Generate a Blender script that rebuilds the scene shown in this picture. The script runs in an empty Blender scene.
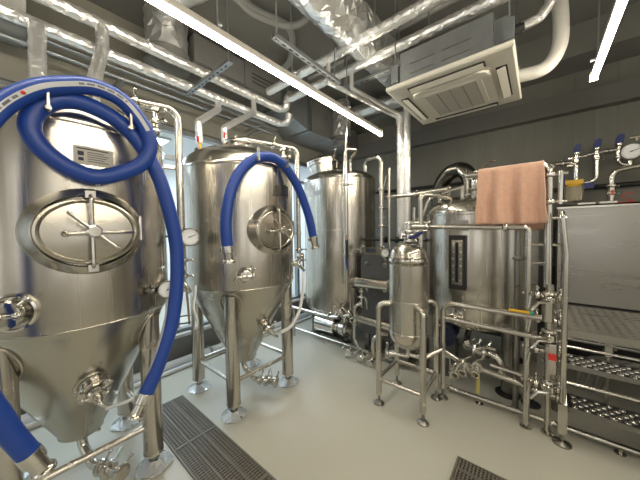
import bpy, math, random
from mathutils import Vector, Matrix
random.seed(4)
PI = math.pi
scene = bpy.context.scene
COL = scene.collection
R = math.radians

# ------------------------------------------------------------------ mesh helpers
def fillet(pts, rad, n=7):
    pts = [Vector(p) for p in pts]
    out = [pts[0]]
    for i in range(1, len(pts) - 1):
        a, b, c = pts[i-1], pts[i], pts[i+1]
        u = (a - b); v = (c - b)
        lu, lv = u.length, v.length
        if lu < 1e-6 or lv < 1e-6:
            continue
        u.normalize(); v.normalize()
        ang = u.angle(v)
        if ang > PI - 0.03:
            out.append(b); continue
        d = min(rad / math.tan(ang / 2), lu * .49, lv * .49)
        p0, p2 = b + u * d, b + v * d
        r = d * math.tan(ang / 2)
        bis = (u + v).normalized()
        cen = b + bis * (r / math.sin(ang / 2))
        e0, e2 = p0 - cen, p2 - cen
        for k in range(n + 1):
            t = k / n
            om = e0.angle(e2)
            w = (e0*math.sin((1-t)*om) + e2*math.sin(t*om)) / math.sin(om)
            out.append(cen + w)
    out.append(pts[-1])
    return out

def spline(pts, n=10):
    P = [Vector(p) for p in pts]
    P = [P[0] * 2 - P[1]] + P + [P[-1] * 2 - P[-2]]
    out = []
    for i in range(1, len(P) - 2):
        p0, p1, p2, p3 = P[i-1], P[i], P[i+1], P[i+2]
        for k in range(n):
            t = k / n
            out.append(.5 * ((2*p1) + (p2-p0)*t + (2*p0-5*p1+4*p2-p3)*t*t + (3*p1-p0-3*p2+p3)*t**3))
    out.append(P[-2])
    return out

def crinkle(pts, r, step, seg, amt, seed=1, rad=None, smooth=False):
    """a foil-wrapped tube whose skin is creased into small irregular facets"""
    if smooth: pts = spline(pts, 10)
    elif rad: pts = fillet(pts, rad)
    P = [Vector(p) for p in pts]; Q = [P[0]]
    for a, b in zip(P, P[1:]):
        n = max(1, int((b-a).length/step))
        for k in range(1, n+1): Q.append(a.lerp(b, k/n))
    m = MB().tube(Q, r, seg)
    rnd = random.Random(seed); n = len(m.v)//seg
    C = []
    for i in range(n):
        c = sum((m.v[i*seg+k] for k in range(seg)), Vector())/seg; C.append(c)
    for i in range(n):
        ti = (C[min(i+1,n-1)]-C[max(i-1,0)]).normalized()
        for k in range(seg):
            j = i*seg+k; d = m.v[j]-C[i]
            m.v[j] = C[i] + d*(1+rnd.uniform(-amt, amt)) + ti*rnd.uniform(-.3,.3)*step + d.cross(ti)*rnd.uniform(-.12,.12)
    f2 = []
    for q in m.f:
        if len(q) == 4:
            f2 += [(q[0],q[1],q[2]),(q[0],q[2],q[3])] if rnd.random() < .5 else [(q[0],q[1],q[3]),(q[1],q[2],q[3])]
        else: f2.append(q)
    m.f = f2
    return m

class MB:
    def __init__(s):
        s.v = []; s.f = []; s.fm = {}; s.cur = 0
    def add(s, vs, fs):
        o = len(s.v)
        s.v += [Vector(v) for v in vs]
        if s.cur:
            for k in range(len(s.f), len(s.f)+len(fs)): s.fm[k] = s.cur
        s.f += [tuple(i + o for i in f) for f in fs]
        return s
    def box(s, c, sz, rot=None):
        c = Vector(c); hx, hy, hz = [q / 2 for q in sz]
        vs = [Vector((x, y, z)) for x in (-hx, hx) for y in (-hy, hy) for z in (-hz, hz)]
        if rot is not None: vs = [rot @ v for v in vs]
        vs = [v + c for v in vs]
        return s.add(vs, [(0,1,3,2),(4,6,7,5),(0,4,5,1),(2,3,7,6),(0,2,6,4),(1,5,7,3)])
    def bbox(s, x0, x1, y0, y1, z0, z1):
        return s.box(((x0+x1)/2,(y0+y1)/2,(z0+z1)/2),(x1-x0,y1-y0,z1-z0))
    def tube(s, pts, r, seg=14, rad=None, smooth=False, cap=True, radii=None):
        if smooth: pts = spline(pts, 10)
        elif rad: pts = fillet(pts, rad)
        P = [Vector(p) for p in pts]
        Q = [P[0]]
        for p in P[1:]:
            if (p - Q[-1]).length > 1e-5: Q.append(p)
        P = Q
        n = len(P)
        T = []
        for i in range(n):
            a = P[max(i-1, 0)]; b = P[min(i+1, n-1)]
            if 0 < i < n-1:
                t = (P[i]-a).normalized() + (b-P[i]).normalized()
            else: t = b - a
            if t.length < 1e-6: t = b - a
            T.append(t.normalized())
        up = Vector((0,0,1)) if abs(T[0].z) < .9 else Vector((1,0,0))
        N = (up - T[0]*up.dot(T[0])).normalized()
        vs = []; fs = []
        for i in range(n):
            if i:
                q = T[i-1].rotation_difference(T[i]); N = q @ N
                N = (N - T[i]*N.dot(T[i])).normalized()
            B = T[i].cross(N)
            rr = radii[i] if radii else r
            for k in range(seg):
                a = 2*PI*k/seg
                vs.append(P[i] + (N*math.cos(a) + B*math.sin(a))*rr)
        for i in range(n-1):
            for k in range(seg):
                k2 = (k+1) % seg
                fs.append((i*seg+k, i*seg+k2, (i+1)*seg+k2, (i+1)*seg+k))
        if cap:
            fs.append(tuple(reversed(range(seg))))
            fs.append(tuple(range((n-1)*seg, n*seg)))
        return s.add(vs, fs)
    def rod(s, a, b, r, seg=14, r2=None):
        return s.tube([a, b], r, seg, radii=[r, r if r2 is None else r2])
    def lathe(s, prof, origin=(0,0,0), axis=(0,0,1), seg=48, sx=1, sy=1, capa=True, capb=True):
        """prof: list of (radius, height along axis)"""
        o = Vector(origin); ax = Vector(axis).normalized()
        q = Vector((0,0,1)).rotation_difference(ax)
        vs = []; fs = []
        n = len(prof)
        for (r, h) in prof:
            for k in range(seg):
                a = 2*PI*k/seg
                vs.append(o + q @ Vector((r*math.cos(a)*sx, r*math.sin(a)*sy, h)))
        for i in range(n-1):
            for k in range(seg):
                k2 = (k+1) % seg
                fs.append((i*seg+k, i*seg+k2, (i+1)*seg+k2, (i+1)*seg+k))
        if capa: fs.append(tuple(reversed(range(seg))))
        if capb: fs.append(tuple(range((n-1)*seg, n*seg)))
        return s.add(vs, fs)
    def torus(s, c, R_, r, axis=(0,0,1), seg=40, rs=8):
        c = Vector(c); q = Vector((0,0,1)).rotation_difference(Vector(axis).normalized())
        vs = []; fs = []
        for i in range(seg):
            a = 2*PI*i/seg
            for k in range(rs):
                b = 2*PI*k/rs
                vs.append(c + q @ Vector(((R_+r*math.cos(b))*math.cos(a), (R_+r*math.cos(b))*math.sin(a), r*math.sin(b))))
        for i in range(seg):
            for k in range(rs):
                i2, k2 = (i+1) % seg, (k+1) % rs
                fs.append((i*rs+k, i2*rs+k, i2*rs+k2, i*rs+k2))
        return s.add(vs, fs)
    def ball(s, c, r, sc=(1,1,1), seg=14):
        prof = []
        m = 8
        for i in range(m+1):
            a = -PI/2 + PI*i/m
            prof.append((max(r*math.cos(a), 1e-4), r*math.sin(a)))
        o = len(s.v)
        s.lathe(prof, (0,0,0), seg=seg)
        for i in range(o, len(s.v)):
            v = s.v[i]; s.v[i] = Vector((v.x*sc[0], v.y*sc[1], v.z*sc[2])) + Vector(c)
        return s
    def prism(s, poly, axis, a, b):
        """poly in the two other axes, extruded from a to b along axis 'x','y' or 'z'"""
        def mk(p, h):
            if axis == 'x': return (h, p[0], p[1])
            if axis == 'y': return (p[0], h, p[1])
            return (p[0], p[1], h)
        n = len(poly)
        vs = [mk(p, a) for p in poly] + [mk(p, b) for p in poly]
        fs = [tuple(range(n)), tuple(range(2*n-1, n-1, -1))]
        for i in range(n):
            j = (i+1) % n
            fs.append((i, i+n, j+n, j))
        return s.add(vs, fs)
    def clamp(s, c, axis, r):
        """a tri-clamp ring with its wing nut"""
        ax = Vector(axis).normalized(); c = Vector(c)
        s.lathe([(r*1.0,-.02),(r*1.55,-.012),(r*1.7,0),(r*1.55,.012),(r*1.0,.02)], c, ax, seg=20)
        side = ax.orthogonal().normalized()
        s.rod(c + side*r*1.5, c + side*(r*1.7+.035), .007, 8)
        s.ball(c + side*(r*1.7+.035), .013, seg=8)
        return s
    def pieces(s):
        """the far-apart solids of this mesh, each as its own MB"""
        n = len(s.v); par = list(range(n))
        def find(a):
            while par[a] != a:
                par[a] = par[par[a]]; a = par[a]
            return a
        for f in s.f:
            a = find(f[0])
            for b in f[1:]: par[find(b)] = a
        isl = {}
        for i in range(n): isl.setdefault(find(i), []).append(i)
        keys = list(isl)
        if len(keys) == 1 or len(keys) > 90: return [s]
        bb = []
        for k in keys:
            vs = [s.v[i] for i in isl[k]]
            bb.append(([min(v[j] for v in vs) for j in range(3)], [max(v[j] for v in vs) for j in range(3)]))
        sz = [max(h[j]-l[j] for j in range(3)) for l, h in bb]
        cl = list(range(len(keys)))
        def fc(a):
            while cl[a] != a: a = cl[a]
            return a
        for i in range(len(keys)):
            for j in range(i):
                g = sum(max(0, bb[i][0][k]-bb[j][1][k], bb[j][0][k]-bb[i][1][k])**2 for k in range(3))**.5
                if g <= max(.02, .5*max(sz[i], sz[j])): cl[fc(i)] = fc(j)
        groups = {}
        for i, k in enumerate(keys): groups.setdefault(fc(i), []).append(k)
        if len(groups) == 1: return [s]
        out = []
        root = {k: g for g, ks in groups.items() for k in ks}
        for g in groups:
            m = MB(); mp = {}
            for i in range(n):
                if root[find(i)] == g: mp[i] = len(m.v); m.v.append(s.v[i])
            m.f = [tuple(mp[i] for i in f) for f in s.f if root[find(f[0])] == g]
            out.append(m)
        out.sort(key=lambda m: -len(m.v))
        return out
    def build(s, name, mat, parent=None, base=None, angle=38, split=True):
        if parent is not None and split and name not in KEEP_WHOLE:
            ps = s.pieces()
            if len(ps) > 1:
                obs = [p.build(name, mat, parent, base, angle, False) for p in ps]
                return obs[0]
        elif parent is None and split and len(s.pieces()) > 1: print('MULTI', name, len(s.pieces()))
        me = bpy.data.meshes.new(name)
        if base is None:
            if parent is not None: base = WLOC[parent.name]
            else:
                xs = [v.x for v in s.v]; ys = [v.y for v in s.v]; zs = [v.z for v in s.v]
                base = ((min(xs)+max(xs))/2, (min(ys)+max(ys))/2, min(zs))
        base = Vector(base)
        me.from_pydata([v - base for v in s.v], [], s.f)
        if s.fm:
            for k, mi in s.fm.items(): me.polygons[k].material_index = mi
        me.validate(); me.update()
        import bmesh
        bm = bmesh.new(); bm.from_mesh(me)
        bmesh.ops.recalc_face_normals(bm, faces=bm.faces)
        bm.to_mesh(me); bm.free()
        me.shade_smooth()
        me.set_sharp_from_angle(angle=R(angle))
        for q in (mat if isinstance(mat, (list, tuple)) else [mat]): me.materials.append(M[q])
        o = bpy.data.objects.new(name, me)
        if angle < 90 and angle > 15:
            wn = o.modifiers.new('weighted_normal', 'WEIGHTED_NORMAL'); wn.keep_sharp = True; wn.weight = 80
        COL.objects.link(o)
        if parent is not None:
            o.parent = parent
            o.location = base - Vector(WLOC[parent.name])
        else: o.location = base
        WLOC[o.name] = tuple(base)
        return o
WLOC = {}
KEEP_WHOLE = {'markings', 'plate_print', 'hose_print', 'slot_pattern', 'stud_pattern', 'punched_pattern', 'plate_pack', 'grid', 'intake_grille'}

def thing(name, label, cat, loc, group=None):
    o = bpy.data.objects.new(name, None)
    o.empty_display_size = .1
    COL.objects.link(o); o.location = loc
    WLOC[o.name] = tuple(loc)
    return tag(o, label, cat, group)
def tag(o, label=None, cat=None, group=None, kind=None):
    if label: o['label'] = label
    if cat: o['category'] = cat
    if group: o['group'] = group
    if kind: o['kind'] = kind
    return o
def struct(o, label=None):
    o['kind'] = 'structure'
    if label: o['label'] = label
    return o

# ------------------------------------------------------------------ materials
M = {}
def mat(name, col, rough=.5, metal=0, **kw):
    m = bpy.data.materials.new(name); m.use_nodes = True
    nt = m.node_tree; b = nt.nodes['Principled BSDF']
    b.inputs['Base Color'].default_value = (*col, 1)
    b.inputs['Roughness'].default_value = rough
    b.inputs['Metallic'].default_value = metal
    N, L = nt.nodes, nt.links
    tc = N.new('ShaderNodeTexCoord')
    def noise(scale, stretch=(1,1,1), detail=4, rgh=.55, loc=(0,0,0)):
        mp = N.new('ShaderNodeMapping'); mp.inputs['Scale'].default_value = stretch; mp.inputs['Location'].default_value = loc
        L.new(tc.outputs['Object'], mp.inputs[0])
        n = N.new('ShaderNodeTexNoise'); n.inputs['Scale'].default_value = scale
        n.inputs['Detail'].default_value = detail; n.inputs['Roughness'].default_value = rgh
        L.new(mp.outputs[0], n.inputs['Vector']); return n
    if kw.get('var'):
        amt, sc, st = kw['var']
        n = noise(sc, st)
        r = N.new('ShaderNodeMapRange'); r.inputs[1].default_value = .25; r.inputs[2].default_value = .75
        r.inputs[3].default_value = 1-amt; r.inputs[4].default_value = 1+amt
        L.new(n.outputs[0], r.inputs[0])
        mx = N.new('ShaderNodeVectorMath'); mx.operation = 'MULTIPLY'; mx.inputs[0].default_value = col
        L.new(r.outputs[0], mx.inputs[1]); L.new(mx.outputs[0], b.inputs['Base Color'])
    if kw.get('rvar'):
        amt, sc, st = kw['rvar']
        n = noise(sc, st, loc=(3,7,1))
        r = N.new('ShaderNodeMapRange'); r.inputs[1].default_value = .25; r.inputs[2].default_value = .75
        r.inputs[3].default_value = max(.02, rough-amt); r.inputs[4].default_value = rough+amt
        L.new(n.outputs[0], r.inputs[0]); L.new(r.outputs[0], b.inputs['Roughness'])
    if kw.get('bump'):
        amt, sc, st = kw['bump']
        n = noise(sc, st, detail=kw.get('bdetail', 3))
        bp = N.new('ShaderNodeBump'); bp.inputs['Strength'].default_value = amt; bp.inputs['Distance'].default_value = kw.get('bdist', .02)
        L.new(n.outputs[0], bp.inputs['Height']); L.new(bp.outputs[0], b.inputs['Normal'])
    if kw.get('aniso'):
        b.inputs['Anisotropic'].default_value = kw['aniso']
        t = N.new('ShaderNodeTangent'); t.direction_type = 'RADIAL'; t.axis = 'Z'
        L.new(t.outputs[0], b.inputs['Tangent'])
        if kw.get('arot') is not None: b.inputs['Anisotropic Rotation'].default_value = kw['arot']
    if kw.get('trans'):
        b.inputs['Transmission Weight'].default_value = kw['trans']
    if kw.get('alpha') is not None:
        b.inputs['Alpha'].default_value = kw['alpha']
    if kw.get('emit'):
        b.inputs['Emission Color'].default_value = (*kw['emit'][0], 1)
        b.inputs['Emission Strength'].default_value = kw['emit'][1]
    if kw.get('sheen'): b.inputs['Sheen Weight'].default_value = kw['sheen']
    M[name] = m
    return m

mat('steel_tank', (.57,.54,.485), .25, 1, aniso=.42, rvar=(.05, 3, (14,14,.35)), var=(.06, 2.2, (12,12,.2)))
mat('steel_cone', (.53,.505,.445), .25, 1, rvar=(.05, 2, (1,1,1)), var=(.05, 3, (1,1,1)))
mat('steel', (.56,.535,.485), .24, 1, rvar=(.05, 9, (1,1,1)))
mat('steel_dark', (.27,.26,.235), .30, 1, rvar=(.05, 7, (1,1,1)))
mat('steel_bright', (.66,.64,.59), .14, 1)
mat('steel_brushed', (.36,.35,.32), .30, 1, rvar=(.05, 2, (.4,6,6)))
mat('galvanised', (.34,.36,.37), .42, .85, var=(.12, 9, (1,1,1)))
mat('duct_grey', (.25,.25,.24), .5, .4, var=(.1, 6, (1,1,1)))
mat('foil', (.90,.90,.89), .28, .85)
mat('foil_fine', (.88,.875,.86), .32, .8)
mat('hose_blue', (.012,.055,.30), .42, 0, rvar=(.06, 20, (1,1,1)))
mat('hose_stripe', (.55,.57,.60), .45)
mat('ink', (.02,.025,.05), .6)
mat('red', (.55,.03,.02), .45)
mat('label_yellow', (.50,.42,.10), .5)
mat('yellow', (.75,.46,.03), .45)
mat('green', (.03,.40,.25), .5)
mat('blue_plastic', (.015,.03,.15), .4)
mat('white_plastic', (.78,.77,.72), .4)
mat('cream_plastic', (.76,.735,.64), .45)
mat('grille', (.55,.53,.46), .6)
mat('grate_metal', (.16,.145,.12), .5, .3)
mat('shade_panel_dark', (.035,.035,.033), .5)
mat('plate_grey', (.40,.385,.34), .5, .3)
mat('steel_smoked', (.15,.145,.13), .26, 1)
mat('black', (.015,.015,.016), .45)
mat('navy_paint', (.012,.016,.05), .4)
mat('black_rubber', (.02,.02,.02), .7)
mat('dark_paint', (.09,.09,.088), .5, var=(.12, 14, (1,1,1)))
mat('glass_gauge', (.85,.87,.88), .25)
mat('clear_tube', (.85,.86,.86), .15, 0, trans=.6)
mat('clear_bowl', (.85,.75,.55), .08, 0, trans=.7)
mat('white_tube', (.80,.80,.78), .35)
mat('towel', (.56,.34,.245), .95, 0, sheen=.4, bump=(.5, 260, (1,1,1)), bdist=.004, var=(.08, 40, (1,1,1)))
mat('wood', (.42,.23,.11), .5, var=(.2, 6, (6,6,1)))
mat('floor_epoxy', (.47,.46,.39), .30, 0, var=(.025, .8, (1,1,1)))
mat('concrete', (.30,.288,.24), .85, 0, var=(.11, 1.8, (2.2,2.2,.7)), bump=(.12, 14, (1,1,1)))
mat('concrete_dark', (.3,.3,.28), .85, 0, var=(.12, 1.2, (1,1,1)), bump=(.12, 14, (1,1,1)))
mat('ceiling_paint', (.19,.187,.17), .9, 0, var=(.1, 1.5, (1,1,1)))
mat('beam_paint', (.15,.148,.135), .8, 0, var=(.06, 2, (1,1,1)))
mat('curb_grey', (.20,.20,.19), .7, 0, var=(.08, 3, (1,1,1)))
mat('ledge_stone', (.62,.62,.60), .4, 0, var=(.14, 14, (1,1,1)))
mat('frame_metal', (.30,.32,.33), .4, .7)
mat('plaster_light', (.56,.54,.48), .85, 0, var=(.03, 1, (1,1,1)))
mat('plaster_white', (.82,.83,.84), .8)
mat('pvc_grey', (.32,.32,.30), .5)
mat('pvc_white', (.74,.76,.77), .3)
mat('insulation_wrap', (.66,.645,.60), .45, 0, bump=(.35, 12, (1,1,1)))
mat('plastic_film', (.62,.64,.64), .2, .5, bump=(.7, 40, (1,1,1)), alpha=.75)
mat('led_tube', (1,.95,.85), .5, emit=((1.0,.90,.73), 46))
mat('daylight_glow', (.9,.95,1), .5, emit=((.84,.92,1.0), 20))
mat('led_body', (.5,.48,.44), .4)
mat('strip_window', (.02,.025,.03), .15)
mat('tread_plate', (.30,.29,.27), .34, 1)

def glass_mat():
    m = bpy.data.materials.new('pane_glass'); m.use_nodes = True
    nt = m.node_tree; N = nt.nodes; L = nt.links
    N.remove(N['Principled BSDF'])
    out = N['Material Output']
    tr = N.new('ShaderNodeBsdfTransparent'); tr.inputs[0].default_value = (.90,.94,.96,1)
    gl = N.new('ShaderNodeBsdfGlossy'); gl.inputs['Roughness'].default_value = .02
    fr = N.new('ShaderNodeFresnel'); fr.inputs[0].default_value = 1.5
    mx = N.new('ShaderNodeMixShader')
    ge = N.new('ShaderNodeNewGeometry'); m1 = N.new('ShaderNodeMath'); m1.operation = 'SUBTRACT'; m1.inputs[0].default_value = 1
    m2 = N.new('ShaderNodeMath'); m2.operation = 'MULTIPLY'
    L.new(ge.outputs['Backfacing'], m1.inputs[1]); L.new(m1.outputs[0], m2.inputs[0]); L.new(fr.outputs[0], m2.inputs[1])
    L.new(m2.outputs[0], mx.inputs[0]); L.new(tr.outputs[0], mx.inputs[1]); L.new(gl.outputs[0], mx.inputs[2])
    L.new(mx.outputs[0], out.inputs[0])
    M['pane_glass'] = m
glass_mat()

def panel_wall():
    """grey wall cladding with faint vertical board joints"""
    m = mat('wall_panels', (.20,.197,.17), .75, 0, var=(.10, 1.6, (3,3,.6)))
    nt = m.node_tree; N = nt.nodes; L = nt.links; b = N['Principled BSDF']
    tc = N.new('ShaderNodeTexCoord'); sp = N.new('ShaderNodeSeparateXYZ'); L.new(tc.outputs['Object'], sp.inputs[0])
    mu = N.new('ShaderNodeMath'); mu.operation = 'MULTIPLY'; mu.inputs[1].default_value = 5.5; L.new(sp.outputs[0], mu.inputs[0])
    fr = N.new('ShaderNodeMath'); fr.operation = 'FRACT'; L.new(mu.outputs[0], fr.inputs[0])
    pp = N.new('ShaderNodeMath'); pp.operation = 'PINGPONG'; pp.inputs[1].default_value = .5; L.new(fr.outputs[0], pp.inputs[0])
    mr = N.new('ShaderNodeMapRange'); mr.inputs[1].default_value = 0; mr.inputs[2].default_value = .05; L.new(pp.outputs[0], mr.inputs[0])
    bp = N.new('ShaderNodeBump'); bp.inputs['Strength'].default_value = .5; bp.inputs['Distance'].default_value = .006
    L.new(mr.outputs[0], bp.inputs['Height']); L.new(bp.outputs[0], b.inputs['Normal'])
panel_wall()

# ------------------------------------------------------------------ room
XL, XR, YF, YB, ZC = -3.3, 3.0, -3.0, 4.5, 3.75
WX = XL - .18
struct(MB().bbox(WX-2.9, XR+.2, YF-.2, YB+.2, -.15, 0).build('floor', 'floor_epoxy'), 'pale grey green epoxy floor')
struct(MB().bbox(WX, XR+.2, YF-.2, YB+.2, ZC, ZC+.15).build('ceiling', 'ceiling_paint'), 'dark grey painted concrete ceiling')
struct(MB().bbox(XL-.0, XR+.2, YB, YB+.15, 0, ZC).build('wall_back', 'wall_panels'), 'dark grey panelled back wall')
def wall_with_openings(name, axis, at, th, lo, hi, opens, z0, z1):
    m = MB()
    def seg(a, b, za, zb):
        if axis == 'x': m.bbox(at, at+th, a, b, za, zb)
        else: m.bbox(a, b, at, at+th, za, zb)
    cur = lo
    for (a, b) in opens:
        seg(cur, a, 0, ZC); seg(a, b, 0, z0); seg(a, b, z1, ZC); cur = b
    seg(cur, hi, 0, ZC)
    return struct(m.build(name, 'plaster_light'))
wall_with_openings('wall_right', 'x', XR, .15, YF, YB, [(-2.2,-1.0),(-.2,1.0),(1.8,2.6)], .75, 2.7)
wall_with_openings('wall_front', 'y', YF-.15, .15, WX, XR+.15, [(-2.2,-.8),(.2,1.8)], .75, 2.7)
for n_, (a, b, ax_) in enumerate(((-2.2,-1.0,'x'),(-.2,1.0,'x'),(1.8,2.6,'x'),(-2.2,-.8,'y'),(.2,1.8,'y'))):
    m_ = MB()
    for (p, q, za, zb) in ((a,a+.05,.75,2.7),(b-.05,b,.75,2.7),((a+b)/2-.025,(a+b)/2+.025,.75,2.7),(a,b,.75,.80),(a,b,2.65,2.7),(a,b,1.9,1.94)):
        if ax_ == 'x': m_.bbox(XR+.03, XR+.08, p, q, za, zb)
        else: m_.bbox(p, q, YF-.08, YF-.03, za, zb)
    struct(m_.build('window_%d' % (n_+2), 'dark_paint'))
# left wall: kerb, glass partition, concrete above
struct(MB().bbox(WX, XL, YF, YB, 2.80, ZC).build('wall_left', 'concrete'), 'bare concrete wall above the glass partition')
struct(MB().bbox(WX, XL, YF, YB, 0, .29).build('trim_1', 'curb_grey'), 'low grey kerb wall under the glass partition')
struct(MB().bbox(WX-.02, XL+.02, YF, YB, .29, .325).build('trim_2', 'ledge_stone'), 'pale stone ledge on the kerb wall')
wf = MB()
wf.bbox(XL-.13, XL-.05, YF, YB, .325, .365).bbox(XL-.13, XL-.05, YF, YB, 2.74, 2.80).bbox(XL-.13, XL-.05, YF, YB, 2.42, 2.46)
for y in (-1.6, -.35, .9, 2.15, 3.4, 4.46): wf.bbox(XL-.13, XL-.05, y-.022, y+.022, .325, 2.8)
win = struct(wf.build('window_1', 'frame_metal'), 'grey framed glass partition along the left wall')
MB().bbox(XL-.094, XL-.086, YF, YB, .345, 2.77).build('pane', 'pane_glass', win)
# the neighbouring room seen through the partition
struct(MB().bbox(WX-2.9, WX-2.8, YF, YB, 0, 3.1).build('wall_outer', 'plaster_white'))
struct(MB().bbox(WX-2.9, WX, YF-.1, YF, 0, 3.1).build('wall_near', 'plaster_white'))
struct(MB().bbox(WX-2.9, WX, YB, YB+.1, 0, 3.1).build('wall_far', 'plaster_white'))
struct(MB().bbox(WX-2.9, WX, YF, YB, 3.0, 3.1).build('ceiling_annex', 'plaster_white'))
for i, y in enumerate((-1.0, 1.2, 3.2)):  # added emissive panels stand in for daylight in the neighbouring room
    t = thing('daylight_fill_panel', 'added glowing panel standing in for daylight in the room behind the glass, %s' % ('nearest the camera', 'the middle one', 'the farthest one')[i], 'added light panel', (WX-1.4, y, 2.95), 'added light panels behind the glass')
    MB().bbox(WX-1.9, WX-.9, y-.5, y+.5, 2.965, 3.0).build('housing', 'white_plastic', t)
    MB().bbox(WX-1.86, WX-.94, y-.46, y+.46, 2.955, 2.966).build('diffuser', 'daylight_glow', t)
# back wall beam, pipe line
struct(MB().bbox(XL, XR, YB-.10, YB, 2.95, 3.17).bbox(XL, XR, YB-.13, YB, 2.93, 2.965).build('trim_3', 'beam_paint'), 'grey beam running along the back wall')
struct(MB().bbox(XL, XR, YB-.45, YB, 3.42, ZC).build('trim_4', 'ceiling_paint'), 'dark soffit over the back wall')
tag(MB().tube([(-2.4, YB-.05, 2.24), (-.9, YB-.05, 2.24), (.1,YB-.05, 2.02), (2.2, YB-.05, 2.02)], .026, 10, rad=.1).build('black_pipe', 'black'), 'black pipe running low along the dark back wall', 'pipe')

struct(MB().bbox(XL+.02, XR, YB-.03, YB, 0, 1.05).build('shade_panel_back', 'shade_panel_dark'), 'added near black panel standing in for shade along the foot of the back wall')  # added panel; its near black colour stands in for shade behind the skid
# floor grates
def grate(name, x0, x1, y0, y1, label, nx, ny, seams):
    t = thing(name, label, 'floor drain', (x0, y0, 0), 'floor drain grates')
    f = MB()
    w = .012
    f.bbox(x0, x1, y0, y0+w, .001, .012).bbox(x0, x1, y1-w, y1, .001, .012).bbox(x0, x0+w, y0, y1, .001, .012).bbox(x1-w, x1, y0, y1, .001, .012)
    f.build('frame', 'grate_metal', t)
    g = MB()
    for i in range(1, nx):
        x = x0 + (x1-x0)*i/nx
        g.bbox(x-.0045, x+.0045, y0+w, y1-w, .002, .010)
    for i in range(1, ny):
        y = y0 + (y1-y0)*i/ny
        g.bbox(x0+w, x1-w, y-.003, y+.003, .0025, .0095)
    for x in seams: g.bbox(x-.008, x+.008, y0+w, y1-w, .002, .0125)
    for k in (1/3, 2/3):
        y = y0+(y1-y0)*k; g.bbox(x0+w, x1-w, y-.005, y+.005, .002, .0122)
    g.build('grid', 'grate_metal', t)
    MB().bbox(x0+w, x1-w, y0+w, y1-w, .0005, .0018).build('channel', 'black', t)
grate('floor_grate', -2.57, -.62, .70, 1.02, 'long dark slotted drain grate between the two fermenters', 90, 14, (-1.95, -1.3))
grate('floor_grate', -.40, .75, 1.60, 1.91, 'dark slotted drain grate in the bottom right foreground', 56, 14, (.2,))

# white pipes along the kerb
t = thing('floor_conduit', 'white plastic conduit lying along the base of the kerb wall', 'conduit', (-3.13, 1.0, 0))
MB().tube([(-3.17,-2.5,.05),(-3.17,4.3,.05)], .045, 14).build('pipe', 'pvc_white', t)
b = MB()
for y in (-.4,.6,1.6,2.6,3.6): b.bbox(-3.225,-3.11,y-.012,y+.012,0,.10)
b.build('clip', 'pvc_grey', t)
tag(MB().tube([(-3.08,-2.5,.022),(-3.08,4.3,.022)], .022, 12).build('floor_conduit', 'pvc_white'), 'thin white pipe running beside the thicker conduit on the floor', 'conduit')

# bar stool beyond the glass
t = thing('bar_stool', 'wooden bar stool with black foot ring seen through the glass', 'stool', (-3.95, 1.62, 0))
MB().lathe([(.17,.72),(.18,.73),(.18,.75),(.17,.76)], (-3.95,1.62,0)).build('seat', 'wood', t)
for a in (45,135,225,315):
    c, s_ = math.cos(R(a)), math.sin(R(a))
    MB().rod((-3.95+.12*c,1.62+.12*s_,.73),(-3.95+.21*c,1.62+.21*s_,0),.017).build('leg', 'wood', t)
MB().torus((-3.95,1.62,.28), .185, .011).build('foot_ring', 'black', t)

# ------------------------------------------------------------------ fermenters
RT = .512
def polar(cx, cy, ang, r, z): return Vector((cx+r*math.cos(R(ang)), cy+r*math.sin(R(ang)), z))
def gauge(parent, c, axis, r, stem_from, name='thermometer'):
    axis = Vector(axis).normalized(); c = Vector(c)
    g = MB().lathe([(r*.8,-.04),(r,-.034),(r,.010),(r*.93,.016),(r*.86,.004)], c, axis, seg=32, capb=False)
    g.tube([stem_from, c - axis*.028], .011, 10).clamp(Vector(stem_from).lerp(c, .35), c-Vector(stem_from), .016)
    o = g.build(name, 'steel_dark', parent)
    MB().lathe([(r*.86,0),(r*.86,.003)], c, axis, seg=32).build('dial', 'glass_gauge', o)
    k = MB()
    side = axis.cross(Vector((0,0,1))).normalized(); up = side.cross(axis)
    for i in range(24):
        a = R(-220 + 260*i/23); d = side*math.cos(a)+up*math.sin(a)
        k.rod(c+axis*.0042+d*r*.70, c+axis*.0042+d*r*(.82 if i % 4 else .86), r*(.012 if i % 4 else .022), 5)
    n = (side*-.9+up*.35).normalized()
    k.rod(c+axis*.006-n*r*.2, c+axis*.006+n*r*.66, r*.03, 6).ball(c+axis*.006, r*.07, seg=8)
    k.build('markings', 'ink', o)
    return o
def disc_port(cx, cy, ang, z, r, parent, name='sample_port'):
    c = polar(cx, cy, ang, RT, z); ax = polar(0,0,ang,1,0)
    m = MB().lathe([(r*1.12,-.03),(r*1.12,.016),(r*1.0,.020),(r*.92,.010),(r*.55,.010),(r*.5,.05),(r*.62,.05),(r*.62,.068),(r*.5,.068),(r*.2,.075)], c, ax, seg=28)
    side = ax.cross(Vector((0,0,1)))
    m.clamp(c+ax*.06, ax, r*.5)
    m.tube([c+ax*.07, c+ax*.11, c+ax*.115+side*.07, c+ax*.10+side*.09+Vector((0,0,-.03))], .013, 10, rad=.02)
    m.tube([c+ax*.085-side*.05, c+ax*.085+side*.03], .009, 8).ball(c+ax*.085-side*.055, .018, seg=8)
    return m.build(name, 'steel_bright', parent)

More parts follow.
